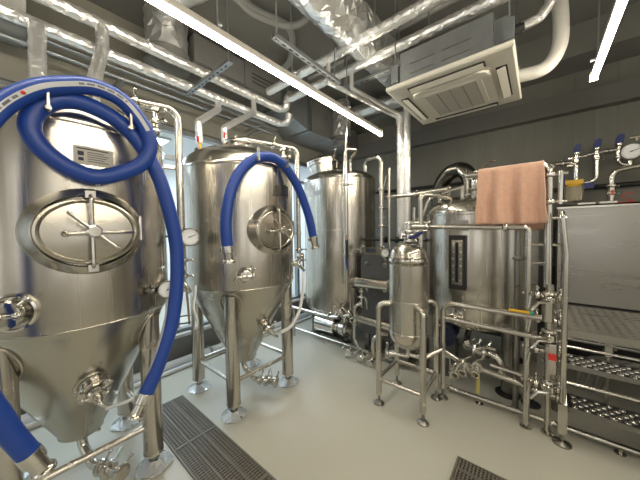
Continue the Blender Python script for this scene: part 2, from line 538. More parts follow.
def fermenter(cx, cy, label, first, hooks):
    t = thing('fermenter_tank', label, 'brewing tank', (cx, cy, 0), 'conical fermenters')
    # shell
    MB().lathe([(RT-.02,1.10),(RT,1.075),(RT+.002,1.082),(RT,1.095),(RT,1.58),(RT,2.085),(RT+.004,2.092),(RT,2.10),(RT-.02,2.11)], (cx,cy,0), seg=96).build('shell', 'steel_tank', t)
    prof = [(RT+.004,2.095),(RT+.006,2.11),(RT,2.125)]
    for i in range(1, 11):
        a = PI/2*i/11
        prof.append((RT*math.cos(a)*.985, 2.125+.225*math.sin(a)))
    prof.append((.03, 2.352))
    MB().lathe(prof, (cx,cy,0), seg=96).build('dome_top', 'steel_cone', t)
    MB().lathe([(RT-.006,1.085),(RT,1.072),(RT-.03,1.03),(.115,.305),(.112,.285),(.085,.283)], (cx,cy,0), seg=96, capa=False).build('cone', 'steel_cone', t)
    # top nozzle and flange
    n = MB().lathe([(.10,2.33),(.10,2.39),(.125,2.392),(.13,2.40),(.13,2.415),(.125,2.423),(.07,2.425),(.03,2.45)], (cx,cy,0), seg=36)
    for k in range(6):
        p = polar(cx,cy,k*60+15,.118,2.425); n.rod(p, p+Vector((0,0,.02)), .009, 8)
    n.build('top_flange', 'steel', t)
    # lifting lugs
    for a in (100, 222):
        p = polar(cx,cy,a,.40,2.27); d = polar(0,0,a+90,1,0); q = Matrix.Rotation(R(a), 3, 'Z')
        m = MB().box(p+Vector((0,0,.01)), (.012,.10,.08), q).lathe([(.05,-.006),(.05,.006)], p+Vector((0,0,.05)), polar(0,0,a,1,0), seg=20)
        m.build('lifting_lug', 'steel', t)
    # legs
    H = .31
    for sx, sy in ((1,-1),(1,1),(-1,-1),(-1,1)):
        x, y = cx+sx*H, cy+sy*H
        d = Vector((sx,sy,0)).normalized()
        m = MB().rod((x,y,.10),(x,y,1.02),.057,28)
        m.lathe([(.059,0),(.059,.012)], (x,y,.098), seg=28)
        o = m.build('leg', 'steel', t)
        # doubler ring where the leg meets the cone
        ring = []
        for k in range(29):
            a = 2*PI*k/28
            dx = .088*math.cos(a); side = Vector((-d.y,d.x,0))
            rad_ = .438 + .0 + dx*.62
            p = Vector((cx,cy,0)) + d*rad_ + side*.085*math.sin(a)
            rr = math.hypot(p.x-cx, p.y-cy)
            zz = .29 + (rr-.10)/(.482-.10)*(1.03-.29)
            if rr > .482: zz = 1.03+(rr-.482)*1.5
            ring.append(p + d*.004 + Vector((0,0,zz-.004)))
        MB().tube(ring, .006, 6, cap=False).build('weld_ring', 'steel', o)
        f = MB().rod((x,y,.02),(x,y,.11),.021,14).lathe([(.0,0),(.10,0),(.10,.010),(.05,.022),(.022,.03)], (x,y,.0005), seg=32, capa=False)
        fo = f.build('foot', 'steel', o)
        # protective film wrinkled round the foot
        fm = MB(); rings = []
        rnd = random.Random(int(x*100+y*10))
        prof2 = [(.102,.002),(.106,.010),(.088,.018),(.060,.026),(.032,.048)]
        vs = []; fs = []
        for j, (rr, h) in enumerate(prof2):
            for k in range(28):
                a = 2*PI*k/28
                q = rr*(1+.13*math.sin(a*5+j*1.3+x*9)*(.4 if j < 2 else 1)+rnd.uniform(-.04,.04))
                vs.append((x+q*math.cos(a), y+q*math.sin(a), h+rnd.uniform(-.004,.004)*(j > 0)))
        for j in range(len(prof2)-1):
            for k in range(28):
                fs.append((j*28+k, j*28+(k+1) % 28, (j+1)*28+(k+1) % 28, (j+1)*28+k))
        fm.add(vs, fs).build('plastic_wrap', 'plastic_film', o)
    for (a, b_) in (((1,-1),(1,1)), ((1,-1),(-1,-1)), ((-1,-1),(-1,1)), ((1,1),(-1,1))):
        MB().rod((cx+a[0]*H, cy+a[1]*H, .285), (cx+b_[0]*H, cy+b_[1]*H, .285), .019, 16).build('cross_brace', 'steel', t)
    # manway: oval frame on the curved shell, door, spider handle
    my, mz = cy+.005, 1.56
    def sx_(dy): return cx + math.sqrt(max(RT*RT-dy*dy, 0))
    A, B = .245, .212
    rings = [(1.06,None,-.012),(1.0,None,.004),(.97,None,.012),(.86,.535,0),(.835,.538,0),(.82,.532,0),(.80,.50,0)]
    vs = []; fs = []; n = 72
    for (s, fx_, off) in rings:
        for k in range(n):
            a = 2*PI*k/n
            dy, dz = A*s*math.cos(a), B*s*math.sin(a)
            x = sx_(dy)+off if fx_ is None else cx+fx_
            vs.append((x, my+dy, mz+dz))
    for i in range(len(rings)-1):
        for k in range(n):
            fs.append((i*n+k, i*n+(k+1) % n, (i+1)*n+(k+1) % n, (i+1)*n+k))
    MB().add(vs, fs).build('manway_frame', 'steel_cone', t, angle=25)
    A2, B2 = .205, .165
    vs = []; fs = []
    drings = [(1.0,.515),(1.0,.533),(.975,.541),(.93,.543),(.89,.538),(.86,.528),(.60,.534),(.30,.539),(.04,.541)]
    for (s, fx_) in drings:
        for k in range(n):
            a = 2*PI*k/n
            vs.append((cx+fx_, my+A2*s*math.cos(a), mz+B2*s*math.sin(a)))
    for i in range(len(drings)-1):
        for k in range(n):
            fs.append((i*n+k, i*n+(k+1) % n, (i+1)*n+(k+1) % n, (i+1)*n+k))
    fs.append(tuple(range((len(drings)-1)*n, len(drings)*n)))
    door = MB().add(vs, fs).build('manway_door', 'steel_cone', t, angle=25)
    hx = cx+.585
    h = MB()
    h.tube([(cx+.548,my+.0,mz+.185),(hx-.008,my,mz+.165),(hx-.008,my,mz-.165),(cx+.548,my,mz-.185)], .0085, 10, rad=.02)
    h.bbox(cx+.535,cx+.565,my-.02,my+.02,mz+.165,mz+.20).bbox(cx+.535,cx+.565,my-.02,my+.02,mz-.20,mz-.165)
    h.build('yoke_bar', 'steel_bright', door)
    h = MB().rod((cx+.545,my,mz),(hx+.035,my,mz),.013,12).lathe([(.026,0),(.03,.006),(.03,.02),(.024,.026)], (hx+.02,my,mz), (1,0,0), seg=20)
    h.rod((hx+.035,my-.085,mz+.085),(hx+.035,my+.085,mz-.085),.009,10)
    h.ball((hx+.035,my-.085,mz+.085),.011,seg=8).ball((hx+.035,my+.085,mz-.085),.011,seg=8)
    h.build('hand_wheel', 'steel_bright', door)
    h = MB().tube([(hx+.005,my,mz-.005),(hx+.0,my+.12,mz-.005),(cx+.50,my+.222,mz-.005)], .009, 10, rad=.03)
    h.rod((cx+.50,my+.224,mz-.05),(cx+.50,my+.224,mz+.085),.012,10).bbox(cx+.46,cx+.50,my+.213,my+.235,mz-.045,mz-.02).bbox(cx+.46,cx+.50,my+.213,my+.235,mz+.05,mz+.075)
    h.rod((hx-.01,my-.02,mz-.008),(hx-.02,my-.09,mz-.01),.011,10).ball((hx-.02,my-.095,mz-.01),.016,seg=8)
    h.build('hinge_arm', 'steel_bright', door)
    # hose hooks on the shoulder
    for hy in hooks:
        p0 = Vector((cx+math.sqrt(RT*RT-hy*hy)-.01, cy+hy, 2.10)); p1 = Vector((cx+RT+.105, p0.y, 2.10))
        m = MB().tube([p0, p1], .011, 8).bbox(p1.x-.012,p1.x+.010,p0.y-.0045,p0.y+.0045,2.09,2.19)
        m.prism([(p0.y-.006,2.10),(p0.y+.006,2.10),(p0.y+.006,2.15),(p0.y-.006,2.15)], 'x', p0.x-.03, p0.x+.02)
        m.build('hose_hook', 'steel_brushed', t)
    # blow-off arm
    vy = .578 if first else .615
    m = MB().tube([(cx+.02,cy+.0,2.40),(cx+.02,cy+.01,2.455),(cx+.195,cy+vy,2.455),(cx+.195,cy+vy,1.34)], .026, 16, rad=.075)
    m.clamp((cx+.12,cy+.335,2.455),(.18,.6,0),.026)
    o = m.build('vent_pipe', 'steel', t)
    for z in (1.52, 2.02):
        q = polar(cx,cy,72,RT-.005,z); MB().rod(q,(cx+.195,cy+vy,z),.008,8).lathe([(.033,-.01),(.033,.01)],(cx+.195,cy+vy,z),seg=16).build('stand_off','steel',o)
    # valve at the foot of the pipe
    v = MB().clamp((cx+.195,cy+vy,1.34),(0,0,1),.026).rod((cx+.195,cy+vy,1.22),(cx+.195,cy+vy,1.34),.024,14).clamp((cx+.195,cy+vy,1.22),(0,0,1),.024)
    v.rod((cx+.195,cy+vy,1.28),(cx+.27,cy+vy-.03,1.28),.03,12).tube([(cx+.27,cy+vy-.03,1.28),(cx+.29,cy+vy-.03,1.27),(cx+.33,cy+vy-.07,1.16)],.011,8)
    v.tube([(cx+.195,cy+vy,1.22),(cx+.195,cy+vy,1.17),(cx+.26,cy+vy+.02,1.10)],.017,10,rad=.03)
    v.build('pipe_valve', 'steel_bright', o)
    # spray ball inlet hanging from the arm
    ax, ay = cx+.155, cy+.44
    v = MB().rod((ax,ay,2.455),(ax,ay,2.25),.018,12).clamp((ax,ay,2.42),(0,0,1),.02).clamp((ax,ay,2.34),(0,0,1),.02).ball((ax,ay,2.27),.035)
    v.rod((ax-.0,ay-.06,2.40),(ax,ay+.06,2.40),.010,8).rod((ax+.02,ay,2.33),(ax+.09,ay+.03,2.35),.008,8)
    v.build('pressure_valve', 'steel_bright', o)
    # ports
    disc_port(cx, cy, -30, 1.20, .058 if not first else .078, t)
    a = 4; c = polar(cx,cy,a,.300,.69); nrm = Vector((.86,.06,-.5)).normalized()
    r_ = .070 if first else .050
    p = MB().lathe([(r_*1.25,-.045),(r_*1.25,.008),(r_*1.12,.012),(r_*1.0,.012),(r_*.95,.04),(r_*1.12,.04),(r_*1.12,.055),(r_*.9,.058),(r_*.3,.066)], c, nrm, seg=32)
    side = nrm.cross(Vector((0,0,1))).normalized()
    p.clamp(c+nrm*.08, nrm, .03).rod(c+nrm*.05, c+nrm*.13, .024, 12)
    p.tube([c+nrm*.12, c+nrm*.15, c+nrm*.15-side*.05+Vector((0,0,-.04))], .014, 10, rad=.02)
    p.rod(c+nrm*.09-side*.05, c+nrm*.09+side*.06, .009, 8).ball(c+nrm*.09+side*.065,.015,seg=8)
    p.build('racking_port', 'steel_bright', t)
    # bottom outlet
    m = MB().clamp((cx,cy,.275),(0,0,1),.04)
    m.tube([(cx,cy,.29),(cx,cy,.19),(cx+.13,cy+.03,.10),(cx+.24,cy+.08,.10)], .027, 16, rad=.09)
    m.clamp((cx+.19,cy+.058,.10),(.11,.05,0),.028)
    o = m.build('drain_pipe', 'steel_bright', t)
    v = MB().rod((cx+.24,cy+.08,.10),(cx+.34,cy+.125,.10),.032,16).clamp((cx+.25,cy+.085,.10),(.1,.045,0),.032).clamp((cx+.34,cy+.125,.10),(.1,.045,0),.032)
    v.rod((cx+.295,cy+.105,.10),(cx+.295,cy+.105,.17),.014,10).tube([(cx+.295,cy+.105,.165),(cx+.22,cy+.16,.175)],.010,8)
    v.build('drain_valve', 'steel_bright', o)
    # gauge low on the right flank
    g0 = polar(cx,cy,31,RT-.01,1.20)
    if first:
        gauge(t, g0+Vector((.085,.095,0)), (.96,-.22,.06), .054, g0)
        q = Vector((cx+.195,cy+vy,1.515))
        gauge(t, q+Vector((.105,.015,0)), (.95,-.28,.05), .068, q, 'pressure_gauge')
        # rating plate
        pl = []
        for k in range(9):
            a = -4.5+17.5*k/8
            pl.append(a)
        def plate(m, a0, a1, z0, z1, dr):
            n = 8; vs = []; fs = []
            for k in range(n+1):
                a = a0+(a1-a0)*k/n
                for (rr, z) in ((RT+dr,z0),(RT+dr,z1),(RT-.002,z1),(RT-.002,z0)):
                    vs.append(polar(cx,cy,a,rr,z))
            for k in range(n):
                for j in range(4):
                    fs.append((k*4+j, k*4+(j+1) % 4, (k+1)*4+(j+1) % 4, (k+1)*4+j))
            fs += [(0,1,2,3), (n*4+3,n*4+2,n*4+1,n*4)]
            return m.add(vs, fs)
        pm = plate(MB(), -5, 12.8, 1.895, 1.985, .004).build('rating_plate', 'plate_grey', t)
        k = MB()
        plate(k, -3.6, 10.5, 1.969, 1.975, .0046)
        plate(k, -3.2, -.6, 1.937, 1.958, .0046); plate(k, -3.0, -.8, 1.912, 1.928, .0046)
        for z in (1.955, 1.944, 1.933, 1.922, 1.911): plate(k, .8, 10.5 - (z*1000 % 3), z, z+.0035, .0046)
        k.build('plate_print', 'ink', pm)
    else:
        q = polar(cx,cy,8,RT,1.92)
        m = MB()
        m.box(polar(cx,cy,3,RT+.012,1.90), (.03,.07,.085), Matrix.Rotation(R(3),3,'Z')).box(polar(cx,cy,14,RT+.004,1.91), (.012,.13,.10), Matrix.Rotation(R(14),3,'Z'))
        m.build('cable_bracket', 'steel_dark', t)
        c2 = polar(cx,cy,60,RT-.01,1.20)
        v = MB().lathe([(.035,0),(.035,.03),(.022,.035),(.022,.06)], c2, polar(0,0,45,1,0), seg=18).lathe([(.045,.07),(.045,.085)], c2, polar(0,0,45,1,0), seg=18).rod(c2, c2+polar(0,0,45,.075,0), .015, 10)
        v.build('sample_valve', 'steel', t)
    return t
fermenter(-2.256, .27, 'nearest conical steel fermenter at the left edge of the photo', True, (-.13,.17))
fermenter(-2.262, 1.49, 'second conical steel fermenter, on the far side of the long drain grate from the first', False, (-.235,.07))

# ------------------------------------------------------------------ hoses
def hose(label, pts, r, stripe=None, loc=None):
    t = thing('blue_hose', label, 'hose', loc or pts[0], 'blue brewery hoses')
    P = spline(pts, 12)
    MB().tube(P, r, 20).build('hose_tube', 'hose_blue', t)
    for (a, b_) in ((P[0], P[3]), (P[-1], P[-4])):
        d = (a-b_).normalized()
        m = MB().lathe([(r*1.04,-.05),(r*1.08,-.045),(r*1.08,0),(r*.85,.006),(r*.85,.05),(r*1.0,.055),(r*1.12,.062),(r*1.12,.075),(r*.8,.078)], a, d, seg=24)
        s = d.orthogonal().normalized()
        m.box(a+d*.0+s*r*1.08-d*.02, (.02,.02,.02))
        m.build('ferrule', 'steel_bright', t)
    if stripe:
        i0, i1 = stripe
        vs = []; fs = []; Q = P[i0:i1]
        marks = MB()
        for i, p in enumerate(Q):
            tg = (Q[min(i+1,len(Q)-1)]-Q[max(i-1,0)]).normalized()
            rad_ = Vector((1,0,0)); rad_ = (rad_-tg*rad_.dot(tg)).normalized()
            inn = rad_.cross(tg)     # sideways in the loop plane
            for w in (-.26, .0, .26):
                dirv = (rad_*math.cos(w-.15)+inn*math.sin(w-.15))
                vs.append(p+dirv*(r*1.012))
        for i in range(len(Q)-1):
            for j in range(2): fs.append((i*3+j, i*3+j+1, (i+1)*3+j+1, (i+1)*3+j))
        st = MB().add(vs, fs)
        mk = st; mk.cur = 1
        for i in list(range(4, 22)) + list(range(len(Q)//2+6, len(Q)//2+26)):
            if i+1 >= len(Q) or i % 4 == 3: continue
            p, q = vs[i*3+1], vs[(i+1)*3+1]
            d = (q-p); c = (p+q)/2
            nrm = (c-(Q[i]+Q[i+1])/2).normalized(); sd = nrm.cross(d.normalized())
            for k in (.10, .40, .70):
                a0 = p+d*k; a1 = p+d*(k+.2)
                hh = .0045
                mk.add([a0-sd*hh+nrm*.0012, a1-sd*hh+nrm*.0012, a1+sd*hh+nrm*.0012, a0+sd*hh+nrm*.0012], [(0,1,2,3)])
        mk.cur = 2; mk.ball(vs[24*3+1], .008, seg=8)
        mk.build('printed_stripe', ['hose_stripe','ink','red'], t, angle=80, split=False)
    return t
XA, XB = -1.655, -1.70
hose('long blue hose looped in a coil over the front of the nearest fermenter', [
    (-1.62,.045,.597),(-1.62,-.03,.80),(-1.62,-.12,1.15),(-1.62,-.12,1.65),(-1.64,-.055,1.92),(XA,.006,2.058),(XA,.095,2.160),(XA,.190,2.218),(XA,.305,2.255),(XA,.418,2.226),
    (XA,.512,2.110),(XA-.01,.530,2.015),(XA-.02,.488,1.925),(XB+.01,.392,1.862),(XB,.298,1.832),(XB,.206,1.858),(XB,.122,1.925),(XB,.085,2.010),(XB,.115,2.105),(XB,.200,2.172),
    (XB,.308,2.172),(XB,.420,2.120),(XB,.520,2.000),(XB,.605,1.800),(XB-.01,.672,1.444),(XB-.01,.645,1.06),(XB,.545,.775),(XB+.01,.455,.600)],
    .0385, stripe=(44, 122))
hose('blue hose hung in an arch over the second fermenter', [
    (-1.70,1.013,1.40),(-1.70,1.004,1.633),(-1.70,1.057,1.864),(-1.70,1.175,2.045),(-1.70,1.345,2.148),(-1.70,1.53,2.135),(-1.70,1.715,1.975),(-1.70,1.865,1.71),(-1.70,1.948,1.45)], .040)
# clear hoses
tag(MB().tube([(-2.02,.92,1.14),(-1.99,.90,1.06),(-1.93,.86,1.0),(-1.84,.84,.93),(-1.76,.80,.90)], .012, 10, smooth=True).build('clear_hose', 'clear_tube'), 'short clear hose hanging from the vent pipe of the nearest fermenter', 'hose')
tag(MB().tube([(-1.785,.315,.60),(-1.72,.44,.64),(-1.70,.52,.80),(-1.72,.60,1.02),(-1.76,.63,1.14)], .010, 10, smooth=True).build('clear_hose', 'clear_tube'), 'clear hose rising from the cone port of the nearest fermenter', 'hose')
tag(MB().tube([(-1.80,1.58,.62),(-1.82,1.74,.64),(-1.86,1.89,.74),(-1.90,1.99,.93),(-1.95,2.05,1.10)], .016, 12, smooth=True).build('white_hose', 'white_tube'), 'white hose curling up from the cone valve of the second fermenter', 'hose')

# ------------------------------------------------------------------ hot water tank (third on the left)
cx, cy, RR = -2.31, 3.25, .533
t = thing('storage_tank', 'tall upright steel tank with a round neck hatch, far corner beyond both fermenters', 'brewing tank', (cx,cy,0))
MB().lathe([(.30,.375),(RR-.04,.41),(RR,.46),(RR,1.55),(RR+.003,1.555),(RR,1.56),(RR,2.24),(RR+.004,2.25),(RR,2.26)], (cx,cy,0), seg=80, capb=False).build('shell', 'steel_tank', t)
pr = [(RR,2.258)]
for i in range(1, 10):
    a = PI/2*i/10; pr.append((RR*math.cos(a), 2.26+.17*math.sin(a)))
pr.append((.02,2.43))
MB().lathe(pr, (cx,cy,0), seg=80).build('dome_top', 'steel_cone', t)
ax = Vector((-.10,-.12,1)).normalized(); nc = Vector((-2.46,3.10,2.33))
o = MB().lathe([(.215,0),(.215,.19),(.24,.195),(.24,.225),(.215,.23)], nc, ax, seg=40).build('hatch_neck', 'steel', t)
MB().lathe([(.23,.23),(.238,.235),(.238,.255),(.21,.285),(.11,.325),(.01,.335)], nc, ax, seg=40).build('hatch_lid', 'steel_cone', o)
h = MB(); top = nc+ax*.25
q = top+Vector((.23,-.03,0)); h.rod(q, q+Vector((.02,0,.12)), .012, 8).rod(q+Vector((-.03,.0,.12)), q+Vector((.07,.0,.13)), .013, 8).ball(q+Vector((.02,0,.12)),.022, seg=8)
h.tube([q+Vector((.01,0,-.02)), q+Vector((.06,0,-.05)), q+Vector((.05,0,-.14))], .013, 8, rad=.02)
h.build('swing_bolt', 'steel_bright', o)
MB().bbox(cx-.055,cx+.055,cy-RR-.004,cy-RR+.02,2.03,2.09).build('rating_plate', 'steel_brushed', t)
for a in (-135,-45,45,135):
    p = polar(cx,cy,a,.40,0)
    MB().rod((p.x,p.y,.03),(p.x,p.y,.43),.045,20).lathe([(.0,0),(.08,0),(.08,.012),(.03,.03)], (p.x,p.y,.0005), seg=24, capa=False).build('leg', 'steel_dark', t)
# vent pipe in front
m = MB().tube([(-1.80,2.66,.80),(-1.80,2.66,2.50)], .027, 16).tube([(-1.80,2.66,2.44),(-1.80,2.66,2.53),(-1.73,2.82,2.53),(-1.95,3.0,2.50),(-1.95,3.0,2.34)], .02, 12, rad=.08)
m.rod((-1.80,2.66,2.50),(-1.768,2.66,2.95),.013,10).clamp((-1.80,2.66,2.10),(0,0,1),.026).clamp((-1.80,2.66,1.25),(0,0,1),.026)
m.build('vent_pipe', 'steel', t)
m = MB().tube([(-1.72,3.0,2.30),(-1.72,2.98,2.44),(-1.49,2.98,2.44),(-1.49,2.98,.95)], .024, 14, rad=.07)
for z in (2.05,1.82,1.60,1.30): m.clamp((-1.49,2.98,z),(0,0,1),.024)
m.tube([(-1.47,2.98,2.02),(-1.45,2.98,2.10),(-1.41,2.96,2.20)], .009, 8).rod((-1.53,2.98,1.7),(-1.44,2.98,1.7),.010,8)
m.tube([(-1.42,3.05,2.3),(-1.42,3.05,1.0)], .018, 10)
m.build('down_pipe', 'steel', t)
m = MB().rod((-1.77,2.63,1.20),(-1.77,2.63,1.44),.016,10)
m.build('lever_grip', 'black', t)
m = MB().rod((-1.77,2.63,1.13),(-1.77,2.63,1.21),.018,10).tube([(-1.76,2.62,1.17),(-1.75,2.60,1.12),(-1.73,2.58,1.08)],.013,8)
m.build('lever_handle', 'blue_plastic', t)
m = MB().rod((-1.77,2.63,1.44),(-1.77,2.63,1.49),.012,8).ball((-1.77,2.63,1.44),.018,seg=8)
m.build('lever_tip', 'wood', t)

# plate heat exchanger
hx0, hx1 = -1.76, -1.335
t = thing('heat_exchanger', 'dark grey plate heat exchanger with a round-shouldered front plate', 'heat exchanger', (-1.55,3.0,0))
def rounded(x0,x1,z0,z1,r):
    pts = [(x0,z0),(x1,z0)]
    for k in range(9):
        a = PI/2*k/8; pts.append((x1-r+r*math.cos(a), z1-r+r*math.sin(a)))
    for k in range(9):
        a = PI/2+PI/2*k/8; pts.append((x0+r+r*math.cos(a), z1-r+r*math.sin(a)))
    return pts
fp = MB().prism(rounded(hx0,hx1,.22,1.26,.10),'y',2.93,2.965).build('front_plate', 'dark_paint', t)
pk = MB()
for i in range(18): pk.bbox(hx0+.035,hx1-.035,2.972+i*.0115,2.979+i*.0115,.27,1.19)
pk.build('plate_pack', 'steel', t)
MB().prism(rounded(hx0,hx1,.22,1.26,.10),'y',3.19,3.22).build('rear_plate', 'dark_paint', t)
for x in (hx0+.09,hx1-.09):
    for z in (.42,.82,1.12):
        MB().lathe([(.035,0),(.035,.006),(.022,.008),(.022,.03),(.008,.034)], (x,2.93,z), (0,-1,0), seg=18).build('tie_bolt', 'steel_dark' if z > 1 else 'steel', t)
MB().bbox(hx0+.04,hx1-.04,2.95,3.2,.0,.05).bbox(hx0+.05,hx0+.10,2.95,2.99,.0,.25).bbox(hx1-.10,hx1-.05,2.95,2.99,.0,.25).build('stand', 'steel_dark', t)
# pipework round the exchanger
t = thing('filter_housing', 'horizontal steel cylinder clamped across the middle of the heat exchanger', 'filter', (-1.55,2.78,0.84), 'cylinders by the heat exchanger')
MB().lathe([(.02,-.29),(.05,-.285),(.062,-.27),(.075,-.265),(.075,-.245),(.062,-.24),(.062,.20),(.075,.205),(.075,.225),(.05,.24),(.03,.245),(.03,.34)], (-1.52,2.78,.905), (1,0,.03), seg=32).build('housing', 'steel_bright', t)
MB().rod((-1.66,2.78,.84),(-1.66,2.78,.60),.022,12).clamp((-1.66,2.78,.80),(0,0,1),.022).clamp((-1.66,2.78,.66),(0,0,1),.022).tube([(-1.70,2.76,.72),(-1.58,2.74,.74),(-1.56,2.74,.60)],.010,8,rad=.03).build('drop_pipe', 'steel', t)
t = thing('filter_housing', 'lower horizontal steel cylinder near the floor under the heat exchanger', 'filter', (-1.48,2.74,.38), 'cylinders by the heat exchanger')
MB().lathe([(.03,-.24),(.045,-.235),(.06,-.23),(.06,-.21),(.048,-.205),(.048,.21),(.06,.215),(.06,.23),(.03,.235)], (-1.47,2.74,.46), (1,0,-.04), seg=28).build('housing', 'steel', t)
t = thing('pipe_bend', 'thin steel pipe bent down beside the pump under the heat exchanger', 'pipe', (-1.6,2.7,.1))
MB().tube([(-1.62,2.74,.66),(-1.72,2.72,.62),(-1.72,2.70,.22),(-1.66,2.70,.12)], .022, 12, rad=.08).clamp((-1.72,2.71,.40),(0,0,1),.022).tube([(-1.44,2.66,.06),(-1.44,2.66,.30),(-1.36,2.70,.36),(-1.3,2.74,.36)],.022,12,rad=.07).build('pipe', 'steel', t)
v = MB()
for (x,y,z) in ((-1.72,2.66,.11),(-1.56,2.66,.09),(-1.44,2.66,.07)):
    v.rod((x,y,z),(x,y-.09,z-.03),.028,14).clamp((x,y-.08,z-.027),(0,-.09,-.03),.028).tube([(x,y-.03,z),(x-.02,y-.04,z+.07),(x-.08,y-.10,z+.02)],.009,8)
v.build('valve', 'steel_bright', t)
t = thing('sensor_bar', 'small steel flow sensor with round dial above the heat exchanger', 'gauge', (-1.55,2.78,1.26))
MB().tube([(-1.78,2.78,1.30),(-1.62,2.78,1.30)],.02,12).rod((-1.40,2.78,1.27),(-1.33,2.78,1.20),.015,10).bbox(-1.62,-1.40,2.74,2.82,1.26,1.345).clamp((-1.65,2.78,1.30),(1,0,0),.02).clamp((-1.38,2.78,1.30),(1,0,0),.02).rod((-1.42,2.78,1.30),(-1.3,2.78,1.30),.02,12).build('body', 'steel_bright', t)
gauge(t, (-1.315,2.72,1.29), (.1,-1,0), .05, Vector((-1.315,2.80,1.29)), 'dial_gauge')
MB().bbox(-1.57,-1.45,2.735,2.742,1.285,1.33).build('display', 'ink', t)
tag(MB().tube([(-1.85,3.12,1.42),(-1.0,3.12,1.42)], .018, 10).lathe([(.04,-.015),(.04,.015)],(-1.50,3.12,1.42),(1,0,0),seg=16).lathe([(.04,-.015),(.04,.015)],(-1.35,3.12,1.42),(1,0,0),seg=16).build('cable_rail', 'black'), 'black rail running behind the heat exchanger to the storage tank', 'pipe')
tag(MB().tube([(-1.49,3.06,1.95),(-1.15,3.06,1.95),(-.75,3.06,1.98)], .022, 12).clamp((-1.44,3.06,1.95),(1,0,0),.022).clamp((-1.1,3.06,1.95),(1,0,0),.022).build('transfer_pipe', 'steel'), 'steel pipe crossing from the storage tank to the kettle lid', 'pipe')
m = MB().rod((-1.09,3.0,1.50),(-1.09,3.0,1.80),.02,12).clamp((-1.09,3.0,1.6),(0,0,1),.02).tube([(-1.09,3.0,1.66),(-1.0,2.98,1.66),(-.92,2.98,1.88),(-.60,3.05,1.99)],.016,10,rad=.05)
m.tube([(-1.2,3.0,1.62),(-.92,3.0,1.62)],.016,10).tube([(-1.2,3.0,1.53),(-.95,3.0,1.53)],.014,10)
tag(m.build('pipe_cluster', 'steel'), 'cluster of thin steel pipes beside the kettle, left of its lid', 'pipe')

# pump
t = thing('transfer_pump', 'horizontal pump with steel motor cover on the floor under the storage tank', 'pump', (-2.2,2.84,0), 'floor pumps')
pr = []
MB().lathe([(.05,-.20),(.12,-.195),(.135,-.18),(.135,.14),(.125,.15)], (-2.30,2.94,.20), (1,0,0), seg=40).build('motor_cover', 'steel_bright', t)
MB().lathe([(.09,.15),(.09,.19),(.075,.19),(.075,.23),(.115,.235),(.115,.275),(.12,.28),(.12,.31),(.10,.315),(.09,.34),(.04,.345)], (-2.30,2.94,.20), (1,0,0), seg=40).build('pump_head', 'steel', t)
MB().rod((-1.96,2.94,.20),(-1.86,2.88,.20),.032,16).clamp((-1.93,2.92,.20),(1,-.3,0),.032).clamp((-1.87,2.885,.20),(1,-.3,0),.034).tube([(-2.04,2.94,.28),(-2.04,2.88,.36),(-1.9,2.80,.38),(-1.80,2.78,.40)],.022,12,rad=.06).build('outlet', 'steel_bright', t)
MB().bbox(-2.46,-2.02,2.86,3.02,.03,.075).bbox(-2.44,-2.38,2.86,3.02,0,.03).bbox(-2.12,-2.06,2.86,3.02,0,.03).build('base_plate', 'steel_dark', t)
t = thing('transfer_pump', 'dark block-shaped pump on the floor right of the heat exchanger stand', 'pump', (-1.17,2.9,0), 'floor pumps')
MB().lathe([(.05,-.15),(.09,-.145),(.10,-.13),(.10,.13),(.09,.14),(.09,.18),(.11,.185),(.11,.22),(.05,.23)], (-1.17,2.96,.17), (0,-1,0), seg=32).build('motor', 'dark_paint', t)
MB().bbox(-1.26,-1.08,2.85,3.09,0,.075).build('base_plate', 'steel_dark', t)
m = MB()
rr = random.Random(3)
tag(m.tube([(-3.0,2.68,.42),(-2.06,2.68,.42),(-1.95,2.68,.44)],.022,12,rad=.05).clamp((-2.10,2.68,.42),(1,0,0),.024).rod((-2.75,2.68,.0),(-2.75,2.68,.42),.018,10).build('inlet_pipe', 'steel'), 'steel pipe running low in front of the storage tank above the pump', 'pipe')
v = MB()
for (x,z) in ((-2.0,.45),(-1.93,.50),(-1.86,.42),(-1.8,.5)):
    v.clamp((x,2.72,z),(1,.2,.1),.03).rod((x-.02,2.72,z),(x+.04,2.72,z),.026,12).tube([(x,2.70,z),(x-.02,2.66,z+.06),(x-.07,2.64,z+.10)],.008,8)
tag(v.tube([(-2.03,2.72,.45),(-1.78,2.72,.48)],.02,10).build('valve_cluster', 'steel'), 'row of small steel valves above the pump, below the storage tank', 'valve')

# skid bars on the floor
def skid_bar(label, x0, x1, y, posts):
    t = thing('floor_bar', label, 'pipe', ((x0+x1)/2,y,0), 'low skid bars')
    MB().rod((x0,y,.052),(x1,y,.052),.019,14).build('bar','steel',t)
    for x in posts: MB().rod((x,y,.0),(x,y,.05),.012,10).lathe([(.03,0),(.03,.006)],(x,y,.0),seg=16).build('post','steel',t)
skid_bar('low steel bar along the floor in front of the pump and storage tank', -3.25, -1.0, 2.80, (-3.1,-2.2,-1.3))
skid_bar('low steel bar along the floor in front of the kettle and steps', -.72, 1.3, 2.63, (-.38,.45,1.2))

